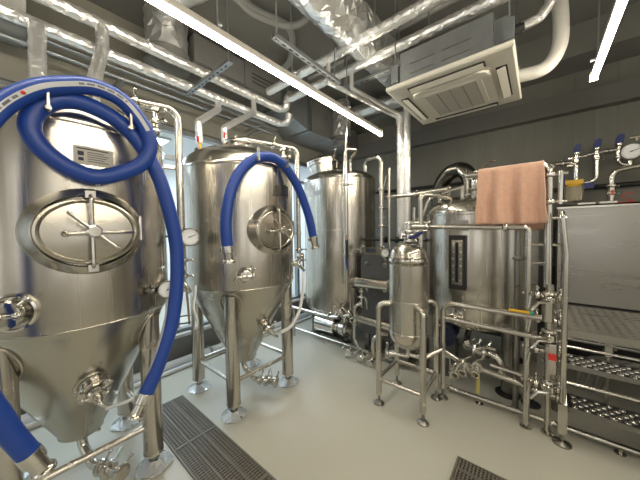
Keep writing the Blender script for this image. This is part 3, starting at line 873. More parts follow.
# ------------------------------------------------------------------ small vessel on a frame
cx, cy, RV = -.875, 2.255, .163
t = thing('pressure_vessel', 'small upright steel vessel standing in a four-legged tube frame', 'brewing vessel', (cx,cy,0))
MB().lathe([(.03,.50),(.10,.52),(RV-.012,.58),(RV,.63),(RV,.655),(RV+.004,.66),(RV,.665),(RV,.93),(RV+.003,.935),(RV,.94),(RV,1.245),(RV-.02,1.265)], (cx,cy,0), seg=56).build('shell', 'steel_tank', t)
MB().lathe([(RV-.02,1.265),(RV+.004,1.27),(RV+.008,1.285),(RV+.004,1.30),(RV-.012,1.303)], (cx,cy,0), seg=56, capa=False, capb=False).build('clamp_band', 'steel_bright', t)
pr = [(RV-.012,1.303),(RV-.004,1.31)]
for i in range(0, 9):
    a = PI/2*i/9; pr.append(((RV-.012)*math.cos(a), 1.335+.095*math.sin(a)))
pr.append((.03,1.43))
MB().lathe(pr, (cx,cy,0), seg=56).build('lid', 'steel_cone', t)
v = MB().rod((cx,cy,1.42),(cx,cy,1.56),.020,12).clamp((cx,cy,1.45),(0,0,1),.022).clamp((cx,cy,1.53),(0,0,1),.022).rod((cx-.05,cy,1.50),(cx+.05,cy,1.50),.016,10)
v.tube([(cx,cy,1.56),(cx,cy,1.60),(cx+.05,cy+.02,1.61)],.017,10,rad=.03).rod((cx-.06,cy,1.47),(cx-.06,cy,1.53),.012,8)
o = v.build('top_valve', 'steel_bright', t)
MB().tube([(cx+.02,cy-.02,1.475),(cx+.06,cy-.02,1.485),(cx+.13,cy-.02,1.525)],.013,8).build('lever', 'blue_plastic', o)
v = MB().rod((cx,cy,.52),(cx,cy,.45),.02,12).tube([(cx,cy,.46),(cx,cy,.42),(cx-.12,cy-.02,.42)],.018,10,rad=.04).rod((cx-.12,cy-.02,.42),(cx-.18,cy-.05,.42),.03,14).clamp((cx-.18,cy-.05,.42),(1,.4,0),.032)
v.tube([(cx-.02,cy,.44),(cx+.12,cy+.05,.42),(cx+.22,cy+.20,.47)],.02,10,rad=.05)
v.build('bottom_valve', 'steel_bright', t)
legs = [(-1.075,2.086),(-.688,2.082),(-1.075,2.474),(-.70,2.474)]
for (x, y) in legs:
    d = Vector((cx-x, cy-y, 0)).normalized(); e = Vector((cx,cy,0))-d*(RV-.004)
    m = MB().tube([(x,y,.085),(x,y,.90),(e.x,e.y,.90)], .0245, 18, rad=.075)
    o = m.build('leg', 'steel', t)
    MB().rod((x,y,.02),(x,y,.10),.013,12).lathe([(0,0),(.045,0),(.045,.008),(.028,.022),(.014,.03)], (x,y,.0005), seg=24, capa=False).build('foot', 'steel_dark', o)
for i, j, z in ((0,1,.22),(0,2,.235),(1,3,.235),(2,3,.235)):
    MB().rod((*legs[i],z),(*legs[j],z),.017,14).build('cross_bar', 'steel', t)

# ------------------------------------------------------------------ kettle
cx, cy, RK = -.54, 3.365, .515
t = thing('brew_kettle', 'wide steel brewing kettle with level gauge, behind the guard rail and towel', 'brewing tank', (cx,cy,0))
MB().lathe([(.05,.50),(.30,.52),(RK-.03,.555),(RK,.60),(RK,.82),(RK+.002,.825),(RK,.83),(RK,1.685),(RK+.005,1.69),(RK+.005,1.715),(RK-.01,1.725)], (cx,cy,0), seg=88).build('shell', 'steel_tank', t)
MB().lathe([(RK-.01,1.723),(RK-.012,1.75),(RK-.04,1.80),(RK-.10,1.845),(.30,1.89),(.13,1.915),(.13,1.93),(.02,1.935)], (cx,cy,0), seg=88).build('lid', 'steel_cone', t)
for (x, y) in ((-.20,2.955),(-.88,2.96),(-.20,3.78),(-.88,3.78)):
    MB().rod((x,y,.03),(x,y,.62),.056,24).rod((x,y,.0),(x,y,.05),.025,12).build('leg', 'steel_dark', t)
    MB().lathe([(0,0),(.10,0),(.10,.012),(.03,.03)], (x,y,.0005), seg=32, capa=False).build('foot', 'black', t)
# level gauge
a0 = -97; q = Matrix.Rotation(R(a0+90), 3, 'Z'); c = polar(cx,cy,a0,RK+.012,1.22); d = polar(0,0,a0,1,0)
g = MB().box(c, (.155,.045,.53), q).build('level_gauge', 'black', t)
MB().box(c+d*.024, (.10,.006,.44), q).build('face_plate', 'steel', g)
MB().box(c+d*.028, (.026,.004,.39), q).build('sight_glass', 'strip_window', g)
bm_ = MB(); s = q @ Vector((1,0,0))
for k in range(6):
    for sd in (-1,1): bm_.lathe([(.008,0),(.008,.008),(.004,.01)], c+d*.026+s*sd*.034+Vector((0,0,-.17+.068*k)), d, seg=10)
bm_.build('screw', 'steel_bright', g)
MB().box(c+d*.02+Vector((0,0,-.29)), (.12,.06,.055), q).box(c+d*.015+Vector((0,0,-.38)), (.085,.05,.14), q).build('drain_box', 'steel', t)
cc = polar(cx,cy,-96,RK+.006,1.58)
MB().box(cc, (.15,.025,.105), Matrix.Rotation(R(-6),3,'Z')).tube([cc+Vector((-.06,-.02,-.03)),cc+Vector((-.06,-.03,.03))],.008,8).build('sensor_plate', 'steel', t)
# lid pipes
v = MB().rod((-.50,3.10,1.86),(-.50,3.10,2.13),.042,18).clamp((-.50,3.10,1.95),(0,0,1),.042).clamp((-.50,3.10,2.06),(0,0,1),.042).rod((-.60,3.0,1.86),(-.60,3.0,1.98),.02,12)
v.tube([(-.84,3.1,1.83),(-.84,3.1,1.92),(-.89,3.08,1.96)],.02,10).rod((-.78,3.15,1.84),(-.76,3.15,1.99),.025,12).ball((-.76,3.15,2.0),.03,seg=10)
v.tube([(-.47,3.1,2.13),(-.38,3.1,2.22),(-.33,3.1,2.21)],.012,8)
v.build('lid_nozzle', 'steel_bright', t)
m = MB().tube([(-.60,3.40,1.86),(-.605,3.43,2.10),(-.69,3.46,2.235),(-.83,3.50,2.23),(-.945,3.54,2.11),(-.985,3.56,1.96),(-.99,3.56,1.78)], .088, 24, smooth=True)
m.build('steam_duct', 'steel_smoked', t)
v = MB().rod((-.574,2.86,.735),(-.574,2.62,.735),.02,12).clamp((-.574,2.72,.735),(0,1,0),.024).rod((-.63,2.66,.735),(-.52,2.66,.735),.012,8).rod((-.574,2.66,.69),(-.574,2.66,.80),.02,10).ball((-.574,2.61,.735),.024,seg=10)
v.build('side_valve', 'steel_bright', t)
v = MB().tube([(-.55,3.2,.51),(-.55,3.0,.42),(-.52,2.80,.44),(-.44,2.72,.44)],.03,14,rad=.09).clamp((-.50,2.78,.44),(.5,-.4,0),.03)
v.rod((-.44,2.72,.44),(-.32,2.68,.45),.04,16).clamp((-.42,2.72,.44),(1,-.3,0),.04).clamp((-.34,2.69,.45),(1,-.3,0),.04).tube([(-.38,2.68,.47),(-.34,2.62,.52),(-.26,2.60,.53)],.010,8)
v.tube([(-.32,2.68,.45),(-.24,2.66,.44),(-.22,2.66,.30)],.026,12,rad=.06)
v.build('outlet_valve', 'steel_bright', t)

# pipework in front of the kettle
t = thing('outlet_pipe', 'low steel pipe with small valves crossing in front of the kettle under the guard rails', 'pipe', (-.35,2.6,.0))
MB().tube([(-.72,2.72,.36),(-.55,2.64,.33),(-.02,2.62,.285),(.05,2.60,.285)],.024,14,rad=.08).tube([(-.75,2.85,.25),(-.1,2.8,.22)],.018,10).tube([(-.30,2.62,.38),(0.0,2.6,.37)],.014,10).rod((-.62,2.66,.0),(-.62,2.66,.34),.015,8).rod((-.06,2.62,.0),(-.06,2.62,.285),.015,8).build('pipe', 'steel', t)
v = MB()
for (x,y,z) in ((-.56,2.60,.25),(-.50,2.60,.29),(-.40,2.60,.31)):
    v.lathe([(.026,-.05),(.026,.055),(.036,.058),(.036,.068),(.022,.068),(.021,.0)],(x,y,z),(0,-1,-.25),seg=20,capa=False).clamp((x,y+.01,z+.02),(0,-1,-.2),.03).tube([(x,y,z+.03),(x+.01,y-.02,z+.10),(x+.06,y-.04,z+.14)],.009,8)
v.build('valve', 'steel_bright', t)
MB().bbox(-.395,-.372,2.575,2.583,.12,.29).build('hanging_tag','label_yellow',t)
t = thing('drain_pump', 'small dark blue pump under the kettle behind the guard rail', 'pump', (-.72,2.95,0))
MB().lathe([(.04,-.13),(.085,-.12),(.09,.08),(.07,.09),(.07,.12),(.10,.125),(.10,.16),(.04,.17)], (-.72,2.98,.46), (0,-1,0), seg=28).build('motor', 'navy_paint', t)
MB().bbox(-.80,-.64,2.92,3.06,0,.38).build('stand', 'dark_paint', t)

# guard rails
t = thing('guard_rail', 'low bent steel guard rail with two bars in front of the kettle', 'railing', (-.35,2.5,0))
MB().tube([(-.655,2.52,.09),(-.655,2.52,.885),(.03,2.50,.885)],.0225,16,rad=.085).build('rail','steel',t)
MB().rod((-.645,2.52,.745),(.03,2.50,.735),.020,14).build('lower_rail','steel',t)
MB().rod((-.655,2.52,.02),(-.655,2.52,.10),.013,10).lathe([(0,0),(.045,0),(.045,.008),(.014,.03)],(-.655,2.52,.0005),seg=24,capa=False).build('foot','steel_dark',t)
MB().bbox(-.17,-.04,2.485,2.50,.908,.922).build('label_strip','yellow',t)
MB().bbox(-.04,-.015,2.485,2.50,.908,.922).build('green_label','green',t)
t = thing('upper_rail', 'horizontal steel pipe at eye level in front of the kettle, below the towel', 'railing', (-.5,2.55,0))
MB().tube([(-.95,2.56,1.575),(-.055,2.54,1.555),(-.055,2.54,.03)],.021,16,rad=.035).build('rail','steel',t)
MB().tube([(-.93,2.74,1.10),(-.93,2.74,1.90),(-.80,2.9,1.90),(-.72,3.02,1.87)],.024,14,rad=.05).build('side_pipe','steel',t)
MB().clamp((-.20,2.54,1.558),(1,0,0),.021).clamp((-.80,2.555,1.57),(1,0,0),.02).lathe([(.04,0),(.04,.01)],(-.055,2.54,.0),seg=18).rod((-.93,2.74,1.58),(-.93,2.56,1.575),.014,8).build('fitting','steel_bright',t)
# towel pipe
t = thing('towel_pipe', 'tall bent steel pipe running over the kettle front that the towel hangs on', 'pipe', (.05,2.6,0))
MB().tube([(-.50,3.10,2.08),(-.50,3.10,2.10),(-.54,2.90,2.10),(-.55,2.62,2.075),(-.50,2.60,2.012),(.058,2.60,2.02),(.058,2.60,1.10)],.024,16,rad=.06).build('pipe','steel',t)
v = MB().rod((.12,2.60,1.72),(.12,2.60,1.96),.016,10)
for z in (1.74,1.94): v.rod((.0,2.60,z),(.16,2.60,z),.012,8).clamp((.058,2.60,z),(0,0,1),.024)
for z in (1.62,1.42): v.rod((-.05,2.62,z),(.16,2.62,z),.012,8)
v.rod((-.05,2.6,1.28),(.058,2.6,1.28),.010,8)
v.build('valve_loop','steel_bright',t)
# towel
vs=[]; fs=[]; nx, nz = 56, 44
x0,x1 = -.395,.028; ztop = 2.048; zb = 1.575; zback = 1.53; L1 = ztop-zb; L2 = ztop-zback; arc = .035
for j in range(nz+1):
    s = -L2 + (L1+L2)*j/nz       # <0 behind, >0 front
    for i in range(nx+1):
        u = i/nx; x = x0+(x1-x0)*u
        dpt = max(abs(s)-arc, 0)/max(L1, .01)
        wv = (math.sin(u*19+.6)*.6 + math.sin(u*37+2)*.28 + math.sin(u*7)*.4)
        amp = .006+.042*min(1, dpt*1.6)*(1-.25*dpt)
        if abs(s) < arc:
            th = s/arc*PI/2; y = 2.60 - math.sin(th)*.028; z = ztop - (1-math.cos(th))*.028
        else:
            sg = 1 if s > 0 else -1
            y = 2.60 - sg*(.030+.035*dpt*(1 if s > 0 else .5)); z = ztop-.028-(abs(s)-arc)
        y -= wv*amp*(1 if s > 0 else .5) + (.004 if s > 0 else 0)
        z += .006*math.sin(u*5+1)*dpt + (.012*(u-.5) if s > 0 else 0)*dpt
        x += .012*math.sin(u*9+s*8)*dpt*.5 + (u-.35)*.035*dpt - .004*math.sin(j*.7)*dpt
        vs.append((x,y,z))
for j in range(nz):
    for i in range(nx): fs.append((j*(nx+1)+i,j*(nx+1)+i+1,(j+1)*(nx+1)+i+1,(j+1)*(nx+1)+i))
tw = MB().add(vs,fs).build('towel','towel',angle=170)
sm = tw.modifiers.new('thickness','SOLIDIFY'); sm.thickness=.007; sm.offset=0
tag(tw,'salmon pink towel hanging over the steel pipe in front of the kettle','towel')

# valve manifold
t = thing('valve_manifold', 'upright stack of steel butterfly valves with a red tag beside the step handrail', 'valve', (.072,2.56,0))
X, Y = .072, 2.56
m = MB().rod((X,Y,.30),(X,Y,1.13),.024,16)
for z in (.40,.55,.70,.78,.93,1.06): m.clamp((X,Y,z),(0,0,1),.028)
m.build('pipe','steel',t)
m = MB()
for z in (.36,.74,1.02):
    m.lathe([(.05,-.025),(.055,-.02),(.055,.02),(.05,.025)],(X,Y,z),(0,0,1),seg=24)
    m.rod((X,Y-.05,z),(X-.0,Y-.10,z),.016,10).tube([(X,Y-.095,z),(X-.06,Y-.11,z-.01),(X-.10,Y-.12,z-.07)],.011,8)
m.build('butterfly_valve','steel_bright',t)
m = MB()
for z in (.30,.36,.62,.86,1.04):
    m.rod((X-.16,Y+.0,z+.01),(X+.10,Y,z),.018,12).clamp((X-.07,Y,z),(1,0,0),.02).clamp((X+.06,Y,z),(1,0,0),.02)
    m.tube([(X-.09,Y-.02,z+.02),(X-.11,Y-.08,z),(X-.12,Y-.09,z-.08)],.009,8)
m.rod((X,Y,.0),(X,Y,.30),.018,10).lathe([(.04,0),(.04,.01)],(X,Y,.0),seg=16).build('branch','steel',t)
m = MB().lathe([(.034,-.11),(.038,-.10),(.038,.10),(.034,.11)],(X+.012,Y-.05,.60),(0,0,1),seg=20).lathe([(.03,-.08),(.036,-.07),(.036,.08),(.03,.09)],(X-.01,Y-.04,.94),(0,0,1),seg=20)
m.build('sleeve','steel',t)
MB().bbox(X-.005,X+.04,Y-.094,Y-.088,.60,.645).build('red_tag','red',t)
# square post behind
t = thing('frame_post', 'square steel post on a round foot between the kettle and the steps', 'post', (-.03,2.9,0))
MB().bbox(-.065,.005,2.865,2.935,.09,1.70).build('post','steel_dark',t)
MB().rod((-.03,2.9,.0),(-.03,2.9,.10),.02,12).lathe([(0,0),(.07,0),(.07,.01),(.02,.03)],(-.03,2.9,.0005),seg=24,capa=False).build('foot','black',t)
tag(MB().rod((-.13,2.72,.02),(-.13,2.72,1.56),.022,14).clamp((-.13,2.72,1.3),(0,0,1),.022).lathe([(.05,0),(.05,.008)],(-.13,2.72,0),seg=18).build('stand_pipe','steel_dark'),'plain upright steel pipe standing in front of the kettle right side','pipe')

# ------------------------------------------------------------------ steps and platform
t = thing('step_platform', 'steel step unit with studded treads, checker plate landing and tall hoop handrail', 'steps', (.6,2.9,0))
XS0, XS1 = .175, 1.35
def tread(y0,y1,z):
    m = MB().bbox(XS0,XS1,y0,y0+.008,z-.035,z).bbox(XS0,XS1,y1-.008,y1,z-.035,z).bbox(XS0,XS0+.008,y0,y1,z-.035,z).bbox(XS1-.008,XS1,y0,y1,z-.035,z)
    m.cur = 2; m.bbox(XS0+.008,XS1-.008,y0+.008,y1-.008,z-.008,z-.004)
    nr = 5; p = (y1-y0-.03)/nr
    n = int((XS1-XS0)/.062)
    for r_ in range(nr):
        for k in range(n):
            x = XS0+.04+k*.062+(.031 if r_ % 2 else 0)
            if x > XS1-.03: continue
            y = y0+.015+p*(r_+.5)
            m.cur = 1
            m.lathe([(.019,0),(.017,.006),(.011,.009),(.010,.004)],(x,y,z-.004),seg=10,capb=False)
            m.cur = 2
            m.lathe([(.010,.0),(.010,.005)],(x,y,z-.004),seg=8)
    m.build('tread',['tread_plate','steel_bright','black'],t,split=False)
tread(2.49,2.71,.285); tread(2.72,2.95,.505)
m = MB().bbox(XS0-.02,XS1,2.96,3.95,.695,.705).bbox(XS0-.02,XS1,2.955,2.965,.64,.705)
for i in range(19):
    for j in range(15):
        m.box((XS0+.03+i*.062,3.0+j*.062,.7065),(.034,.008,.003),Matrix.Rotation(R(45 if (i+j) % 2 else -45),3,'Z'))
m.build('landing','steel_brushed',t)
# side stringer, square leg
m = MB().prism([(2.48,.25),(2.53,.24),(2.99,.66),(2.99,.705),(2.95,.705),(2.48,.29)],'x',.15,.172).build('stringer','steel',t)
for y0_, z0_, z1_ in ((2.475,.08,.295),(2.93,.05,.70),(3.88,.0,.70)): MB().bbox(.125,.175,y0_,y0_+.05,z0_,z1_).build('leg','steel',t)
m = MB().rod((.15,2.50,.02),(.15,2.50,.09),.013,10).lathe([(0,0),(.055,0),(.055,.008),(.03,.022),(.014,.03)],(.15,2.50,.0005),seg=24,capa=False).lathe([(0,0),(.05,0),(.05,.05)],(.15,2.955,.0005),seg=20,capa=False)
m.build('foot','steel_dark',t)
MB().tube([(.15,2.50,.26),(.15,2.50,1.36),(.125,2.485,1.64),(.128,2.56,1.66),(.15,2.60,1.36),(.155,2.78,.60)],.018,14,rad=.06).build('handrail','steel',t)
m = MB().rod((.14,2.6,.41),(XS1,2.62,.41),.013,10).rod((.14,2.84,.60),(XS1,2.84,.60),.012,10)
m.build('tie_rod','steel',t)
# pipes and tubes in the dark under the landing
m = MB()
for k in range(4): m.tube([(.30+.05*k,3.45,.02),(.34+.06*k,3.3-.02*k,.35),(.50+.05*k,3.25,.42),(.75,3.3,.30-.03*k),(1.0,3.45,.02)],.014,8,smooth=True)
tag(m.build('hose_bundle','pvc_grey'),'bundle of grey tubes looped in the dark under the step landing','tubing')
t = thing('process_pipe','steel pipe with upright valve in the dark under the step landing','pipe',(.6,3.1,0))
MB().rod((.2,3.12,.58),(1.3,3.12,.58),.018,10).rod((.45,3.12,.0),(.45,3.12,.58),.014,8).clamp((.45,3.12,.54),(0,0,1),.02).rod((1.2,3.12,.0),(1.2,3.12,.58),.014,8).build('pipe','steel',t)
MB().bbox(.43,.47,3.08,3.10,.50,.61).build('valve_tag','cream_plastic',t)

# ------------------------------------------------------------------ steel cabinet
t = thing('steel_cabinet','large brushed steel housing standing behind the step landing','cabinet',(.8,4.2,0))
MB().bbox(.17,1.6,3.97,4.42,.72,1.775).build('body','steel_brushed',t)
MB().bbox(.17,1.6,4.0,4.42,.10,.72).build('shade_lower_case','black',t)  # coloured black to paint in the shade under the landing
MB().bbox(.155,1.61,3.95,4.43,1.775,1.79).bbox(.155,1.61,3.95,3.97,1.755,1.79).build('top_rim','steel',t)
for x in (.25,1.5): MB().bbox(x-.03,x+.03,4.05,4.35,0,.10).build('leg','steel_dark',t)
for x, w, l in ((.40,.13,'left'),(.56,.12,'right')):
    tag(MB().bbox(x-w/2,x+w/2,4.03,4.14,1.7905,1.815).build('white_block','white_plastic'),'white flat block on top of the steel cabinet, the %s of two' % l,'block','white blocks on the cabinet')
m = MB().tube([(.63,4.07,1.795),(.69,4.05,1.80),(.74,4.07,1.80),(.72,4.11,1.83),(.67,4.11,1.85),(.68,4.10,1.89),(.72,4.1,1.90),(.74,4.1,1.87)],.004,8,smooth=True)
m.tube([(.63,4.1,1.80),(.69,4.12,1.80),(.75,4.09,1.80)],.007,8,smooth=True)
tag(m.build('wire_coil','red'),'small tangle of red cord on top of the steel cabinet','cord')

# ------------------------------------------------------------------ valves on the back wall
YV = 4.2
def wx(x): return x*YV/4.1
def wz(z): return 1.55+(z-1.55)*YV/4.1
def blue_valve(x, z, label):
    t = thing('control_valve', label, 'valve', (x,YV,z), 'blue valves on the back wall')
    MB().lathe([(.012,-.06),(.03,-.058),(.03,-.03),(.02,-.02),(.02,.02),(.03,.03),(.03,.05),(.012,.055)],(x,YV,z),(0,0,1),seg=18).rod((x-.06,YV,z-.01),(x+.07,YV,z+.0),.014,10).lathe([(.026,-.012),(.026,.012)],(x+.07,YV,z),(1,0,0),seg=14).lathe([(.022,-.012),(.022,.012)],(x-.06,YV,z-.01),(1,0,0),seg=14).build('body','steel_bright',t)
    MB().prism([(x-.030,z+.05),(x+.028,z+.05),(x+.036,z+.125),(x+.012,z+.145),(x-.014,z+.135),(x-.028,z+.10)],'y',YV-.028,YV+.028).build('actuator','blue_plastic',t)
    return t
blue_valve(wx(.318), wz(2.33), 'blue topped valve on the back wall, leftmost, above the yellow filter')
blue_valve(wx(.473), wz(2.35), 'blue topped valve on the back wall, middle of the three')
blue_valve(wx(.632), wz(2.36), 'blue topped valve on the back wall, rightmost, beside the round dial')
zz = wz(2.33)
t = thing('pipe_run','thin steel pipework linking the blue valves on the back wall','pipe',(.5,YV,1.8))
MB().rod((wx(.30),YV+.03,zz),(1.4,YV+.03,zz+.03),.016,10).rod((wx(.30),YV+.03,zz),(wx(.30),YV+.2,zz),.012,8).rod((1.2,YV+.03,zz),(1.2,YV+.29,zz),.012,8).build('header','steel_dark',t)
MB().tube([(.06,2.62,2.0),(.10,3.3,2.10),(wx(.10),YV-.1,wz(2.268)),(wx(.27),YV,wz(2.275)),(wx(.316),YV,wz(2.25)),(wx(.316),YV,wz(2.05))],.024,14,rad=.08).clamp((wx(.20),YV-.03,wz(2.27)),(1,0,0),.024).build('feed_pipe','steel_bright',t)
MB().tube([(wx(.318),YV,wz(2.36)),(wx(.318),YV,wz(2.24)),(wx(.24),YV-.0,wz(2.24))],.016,10,rad=.05).build('drop_pipe','steel',t)
MB().tube([(wx(.475),YV,wz(2.38)),(wx(.478),YV,wz(2.04)),(wx(.34),YV,wz(2.035))],.018,12,rad=.07).clamp((wx(.476),YV,wz(2.28)),(0,0,1),.02).build('drop_pipe','steel_bright',t)
MB().tube([(wx(.632),YV,wz(2.38)),(wx(.635),YV,wz(2.2)),(wx(.71),YV,wz(2.18))],.020,12,rad=.06).clamp((wx(.634),YV,wz(2.27)),(0,0,1),.022).build('drop_pipe','steel_bright',t)
MB().tube([(1.5,YV,wz(2.20)),(wx(.72),YV,wz(2.155)),(wx(.585),YV,wz(2.13)),(wx(.585),YV,1.79)],.027,14,rad=.09).rod((wx(.71),YV,wz(2.15)),(wx(.71),YV,wz(2.27)),.02,12).clamp((wx(.585),YV,wz(1.98)),(0,0,1),.027).clamp((wx(.585),YV,wz(1.9)),(0,0,1),.027).lathe([(.034,-.05),(.034,.05)],(wx(.585),YV,wz(1.91)),seg=16).build('steam_pipe','steel_bright',t)
MB().bbox(wx(.585)-.008,wx(.585)+.012,YV-.045,YV-.034,wz(1.88),wz(1.93)).build('red_mark','red',t)
t = thing('pressure_gauge','large round dial gauge on the pipes at the right end of the back wall','gauge',(wx(.71),YV-.05,wz(2.3)))
gauge(t,(wx(.708),YV-.07,wz(2.30)),(-.1,-1,-.05),.085,Vector((wx(.712),YV+.02,wz(2.30))),'dial_gauge')
m = MB().rod((wx(.80),YV,wz(2.30)),(wx(.80),YV,wz(2.50)),.014,8).rod((wx(.70),YV,wz(2.45)),(wx(.9),YV,wz(2.46)),.014,8).ball((wx(.80),YV,wz(2.47)),.03,seg=10).rod((wx(.75),YV,wz(2.45)),(wx(.75),YV,wz(2.41)),.012,8)
m.build('fitting','steel_bright',t)
t = thing('water_filter','water filter with yellow head and clear bowl on the back wall','filter',(wx(.293),YV,1.85))
fx, fz = wx(.30), wz(2.0)
MB().bbox(fx-.075,fx+.075,YV-.05,YV+.05,fz+.03,fz+.075).lathe([(.06,.0),(.07,.03),(.07,.035)],(fx,YV,fz),seg=24).build('head','yellow',t)
MB().lathe([(.05,-.17),(.075,-.16),(.082,-.10),(.088,-.02),(.088,0)],(fx,YV,fz),seg=28).build('bowl','clear_bowl',t)
MB().lathe([(.045,-.15),(.045,-.01)],(fx,YV,fz),seg=20).build('cartridge','clear_tube',t)
MB().bbox(fx-.12,fx-.075,YV-.03,YV+.03,fz+.02,fz+.16).bbox(fx+.08,fx+.16,YV-.03,YV+.03,fz-.03,fz+.03).bbox(fx-.05,fx+.05,YV+.05,YB,fz+.02,fz+.06).build('bracket','blue_plastic',t)

# ------------------------------------------------------------------ ceiling: air conditioner
t = thing('ceiling_air_conditioner','cream square cassette air conditioner hung under the ceiling','air conditioner',(-.59,2.66,2.75))
ax0, ax1, ay0, ay1 = -1.045,-.135,2.175,3.145; acx, acy = (ax0+ax1)/2,(ay0+ay1)/2
def rrect(hw,hh,r,z,n=6):
    pts=[]
    for (sx,sy,a) in ((1,1,0),(-1,1,90),(-1,-1,180),(1,-1,270)):
        for k in range(n+1):
            q=R(a+90*k/n); pts.append((acx+sx*(hw-r)+r*math.cos(q),acy+sy*(hh-r)+r*math.sin(q),z))
    return pts
def loft(loops,capa=True,capb=True):
    n=len(loops[0]); vs=[p for l in loops for p in l]; fs=[]
    for i in range(len(loops)-1):
        for k in range(n): fs.append((i*n+k,i*n+(k+1)%n,(i+1)*n+(k+1)%n,(i+1)*n+k))
    if capa: fs.append(tuple(range(n)))
    if capb: fs.append(tuple(range((len(loops)-1)*n,len(loops)*n)))
    return MB().add(vs,fs)
hw,hh=(ax1-ax0)/2,(ay1-ay0)/2
loft([rrect(hw-.04,hh-.04,.02,2.80),rrect(hw,hh,.012,2.785),rrect(hw,hh,.012,2.762),rrect(hw-.012,hh-.012,.012,2.752),rrect(hw-.13,hh-.13,.10,2.742),rrect(hw-.15,hh-.15,.09,2.75)],capb=True).build('panel','cream_plastic',t,angle=30)
s=loft([rrect(hw-.155,hh-.155,.10,2.752),rrect(hw-.158,hh-.158,.10,2.728),rrect(hw-.17,hh-.17,.09,2.722),rrect(hw-.22,hh-.22,.05,2.720),rrect(hw-.225,hh-.225,.05,2.716)]).build('centre_panel','cream_plastic',t,angle=30)
g=MB()
gx0,gx1,gy0,gy1=acx-hw+.26,acx+hw-.26,acy-hh+.25,acy+hh-.25
for k in range(4):
    w=(gx1-gx0)/4; a=gx0+k*w+.006; b=gx0+(k+1)*w-.006
    for j in range(30):
        y=gy0+(gy1-gy0)*(j+.5)/30; g.bbox(a,b,y-.0045,y+.0045,2.7125,2.7162)
g.build('intake_grille','grille',s)
MB().bbox(gx0,gx1,gy0,gy1,2.7145,2.7163).build('grille_backing','pvc_grey',s)
for (dx,dy,lx,ly) in ((0,-1,.56,.07),(0,1,.56,.07),(-1,0,.07,.56),(1,0,.07,.56)):
    c=(acx+dx*(hw-.09),acy+dy*(hh-.09),2.738)
    o=MB().box((c[0],c[1],2.740),(lx,ly,.006)).build('vent_slot','black',t)
    tilt=Matrix.Rotation(R(14)*(dy if dy else -dx),3,'X' if dy else 'Y')
    MB().box((c[0]-dx*.003,c[1]-dy*.003,2.731),(lx-.02 if dy else .056,ly-.02 if dx else .056,.007),tilt).build('louvre','cream_plastic',o)
MB().bbox(ax0+.10,ax1-.13,ay0+.09,ay1-.09,2.79,3.08).bbox(ax1-.135,ax1-.05,ay0+.16,ay1-.16,2.80,3.06).build('casing','galvanised',t)
rb=MB()
for x,y in ((ax0+.04,ay0+.12),(ax1-.04,ay0+.12),(ax0+.04,ay1-.12),(ax1-.04,ay1-.12)):
    rb.bbox(x-.03,x+.03,y-.02,y+.02,2.86,3.0).rod((x,y,2.9),(x,y,ZC),.006,6)
rb.build('hanger','galvanised',t)
sl=MB()
for z in (2.88,2.96):
    for x in (ax0+.18,ax0+.44): sl.bbox(x,x+.2,ay0+.086,ay0+.0905,z,z+.008)
sl.build('casing_rib','steel_brushed',t)
mm=MB().tube([(.08,2.95,ZC),(.12,2.95,3.2),(.10,2.95,2.99),(.01,2.95,2.885),(-.19,2.93,2.88)],.052,18,smooth=True)
tag(mm.build('drain_pipe','insulation_wrap'),'thick off white insulated pipe curving down to the air conditioner','pipe')
mm=MB().tube([(.06,2.75,ZC),(.05,2.75,3.28),(-.01,2.75,3.20),(-.12,2.75,3.185)],.034,14,rad=.06)
t=thing('refrigerant_pipe','foil wrapped pipe with black end entering the air conditioner','pipe',(0,2.75,3.0))
crinkle(fillet([(.06,2.75,ZC),(.05,2.75,3.28),(-.01,2.75,3.20),(-.12,2.75,3.185)],.06),.036,.025,12,.08,8).build('foil_wrap','foil_fine',t,angle=12)
MB().tube([(-.11,2.75,3.185),(-.20,2.74,3.17),(-.30,2.74,3.04),(-.30,2.74,3.0)],.036,14,rad=.05).build('black_insulation','black_rubber',t)

# ------------------------------------------------------------------ linear lights
def led(x,y0,y1,label,drops):
    t=thing('linear_light',label,'light',(x,(y0+y1)/2,2.75),'linear ceiling lights')
    MB().bbox(x-.016,x+.016,y0,y1,2.778,2.825).bbox(x-.026,x+.026,y0-.01,y0,2.742,2.82).bbox(x-.026,x+.026,y1,y1+.01,2.742,2.82).build('housing','led_body',t)
    pts=[]
    for k in range(11):
        a=PI*.85+PI*1.3*k/10; pts.append((x+.021*math.cos(a),2.768+.021*math.sin(a)))
    MB().prism(pts,'y',y0+.002,y1-.002).build('diffuser','led_tube',t)
    for y in drops:
        MB().rod((x,y,2.83),(x,y,ZC),.006,6).bbox(x-.04,x+.04,y-.012,y+.012,2.832,2.845).build('drop_rod','galvanised',t)
led(-1.565,-1.3,3.12,'long linear light running over the fermenters to the far corner',(-.6,.9,1.55,2.35))
led(.333,-.6,3.12,'linear light at the upper right, right of the air conditioner',(.2,1.3,2.95))
led(1.95,-1.3,2.6,'added linear light out of view on the far right side of the room',(-.6,.9,2.3))  # unseen extra strip, added for top light and steel reflections

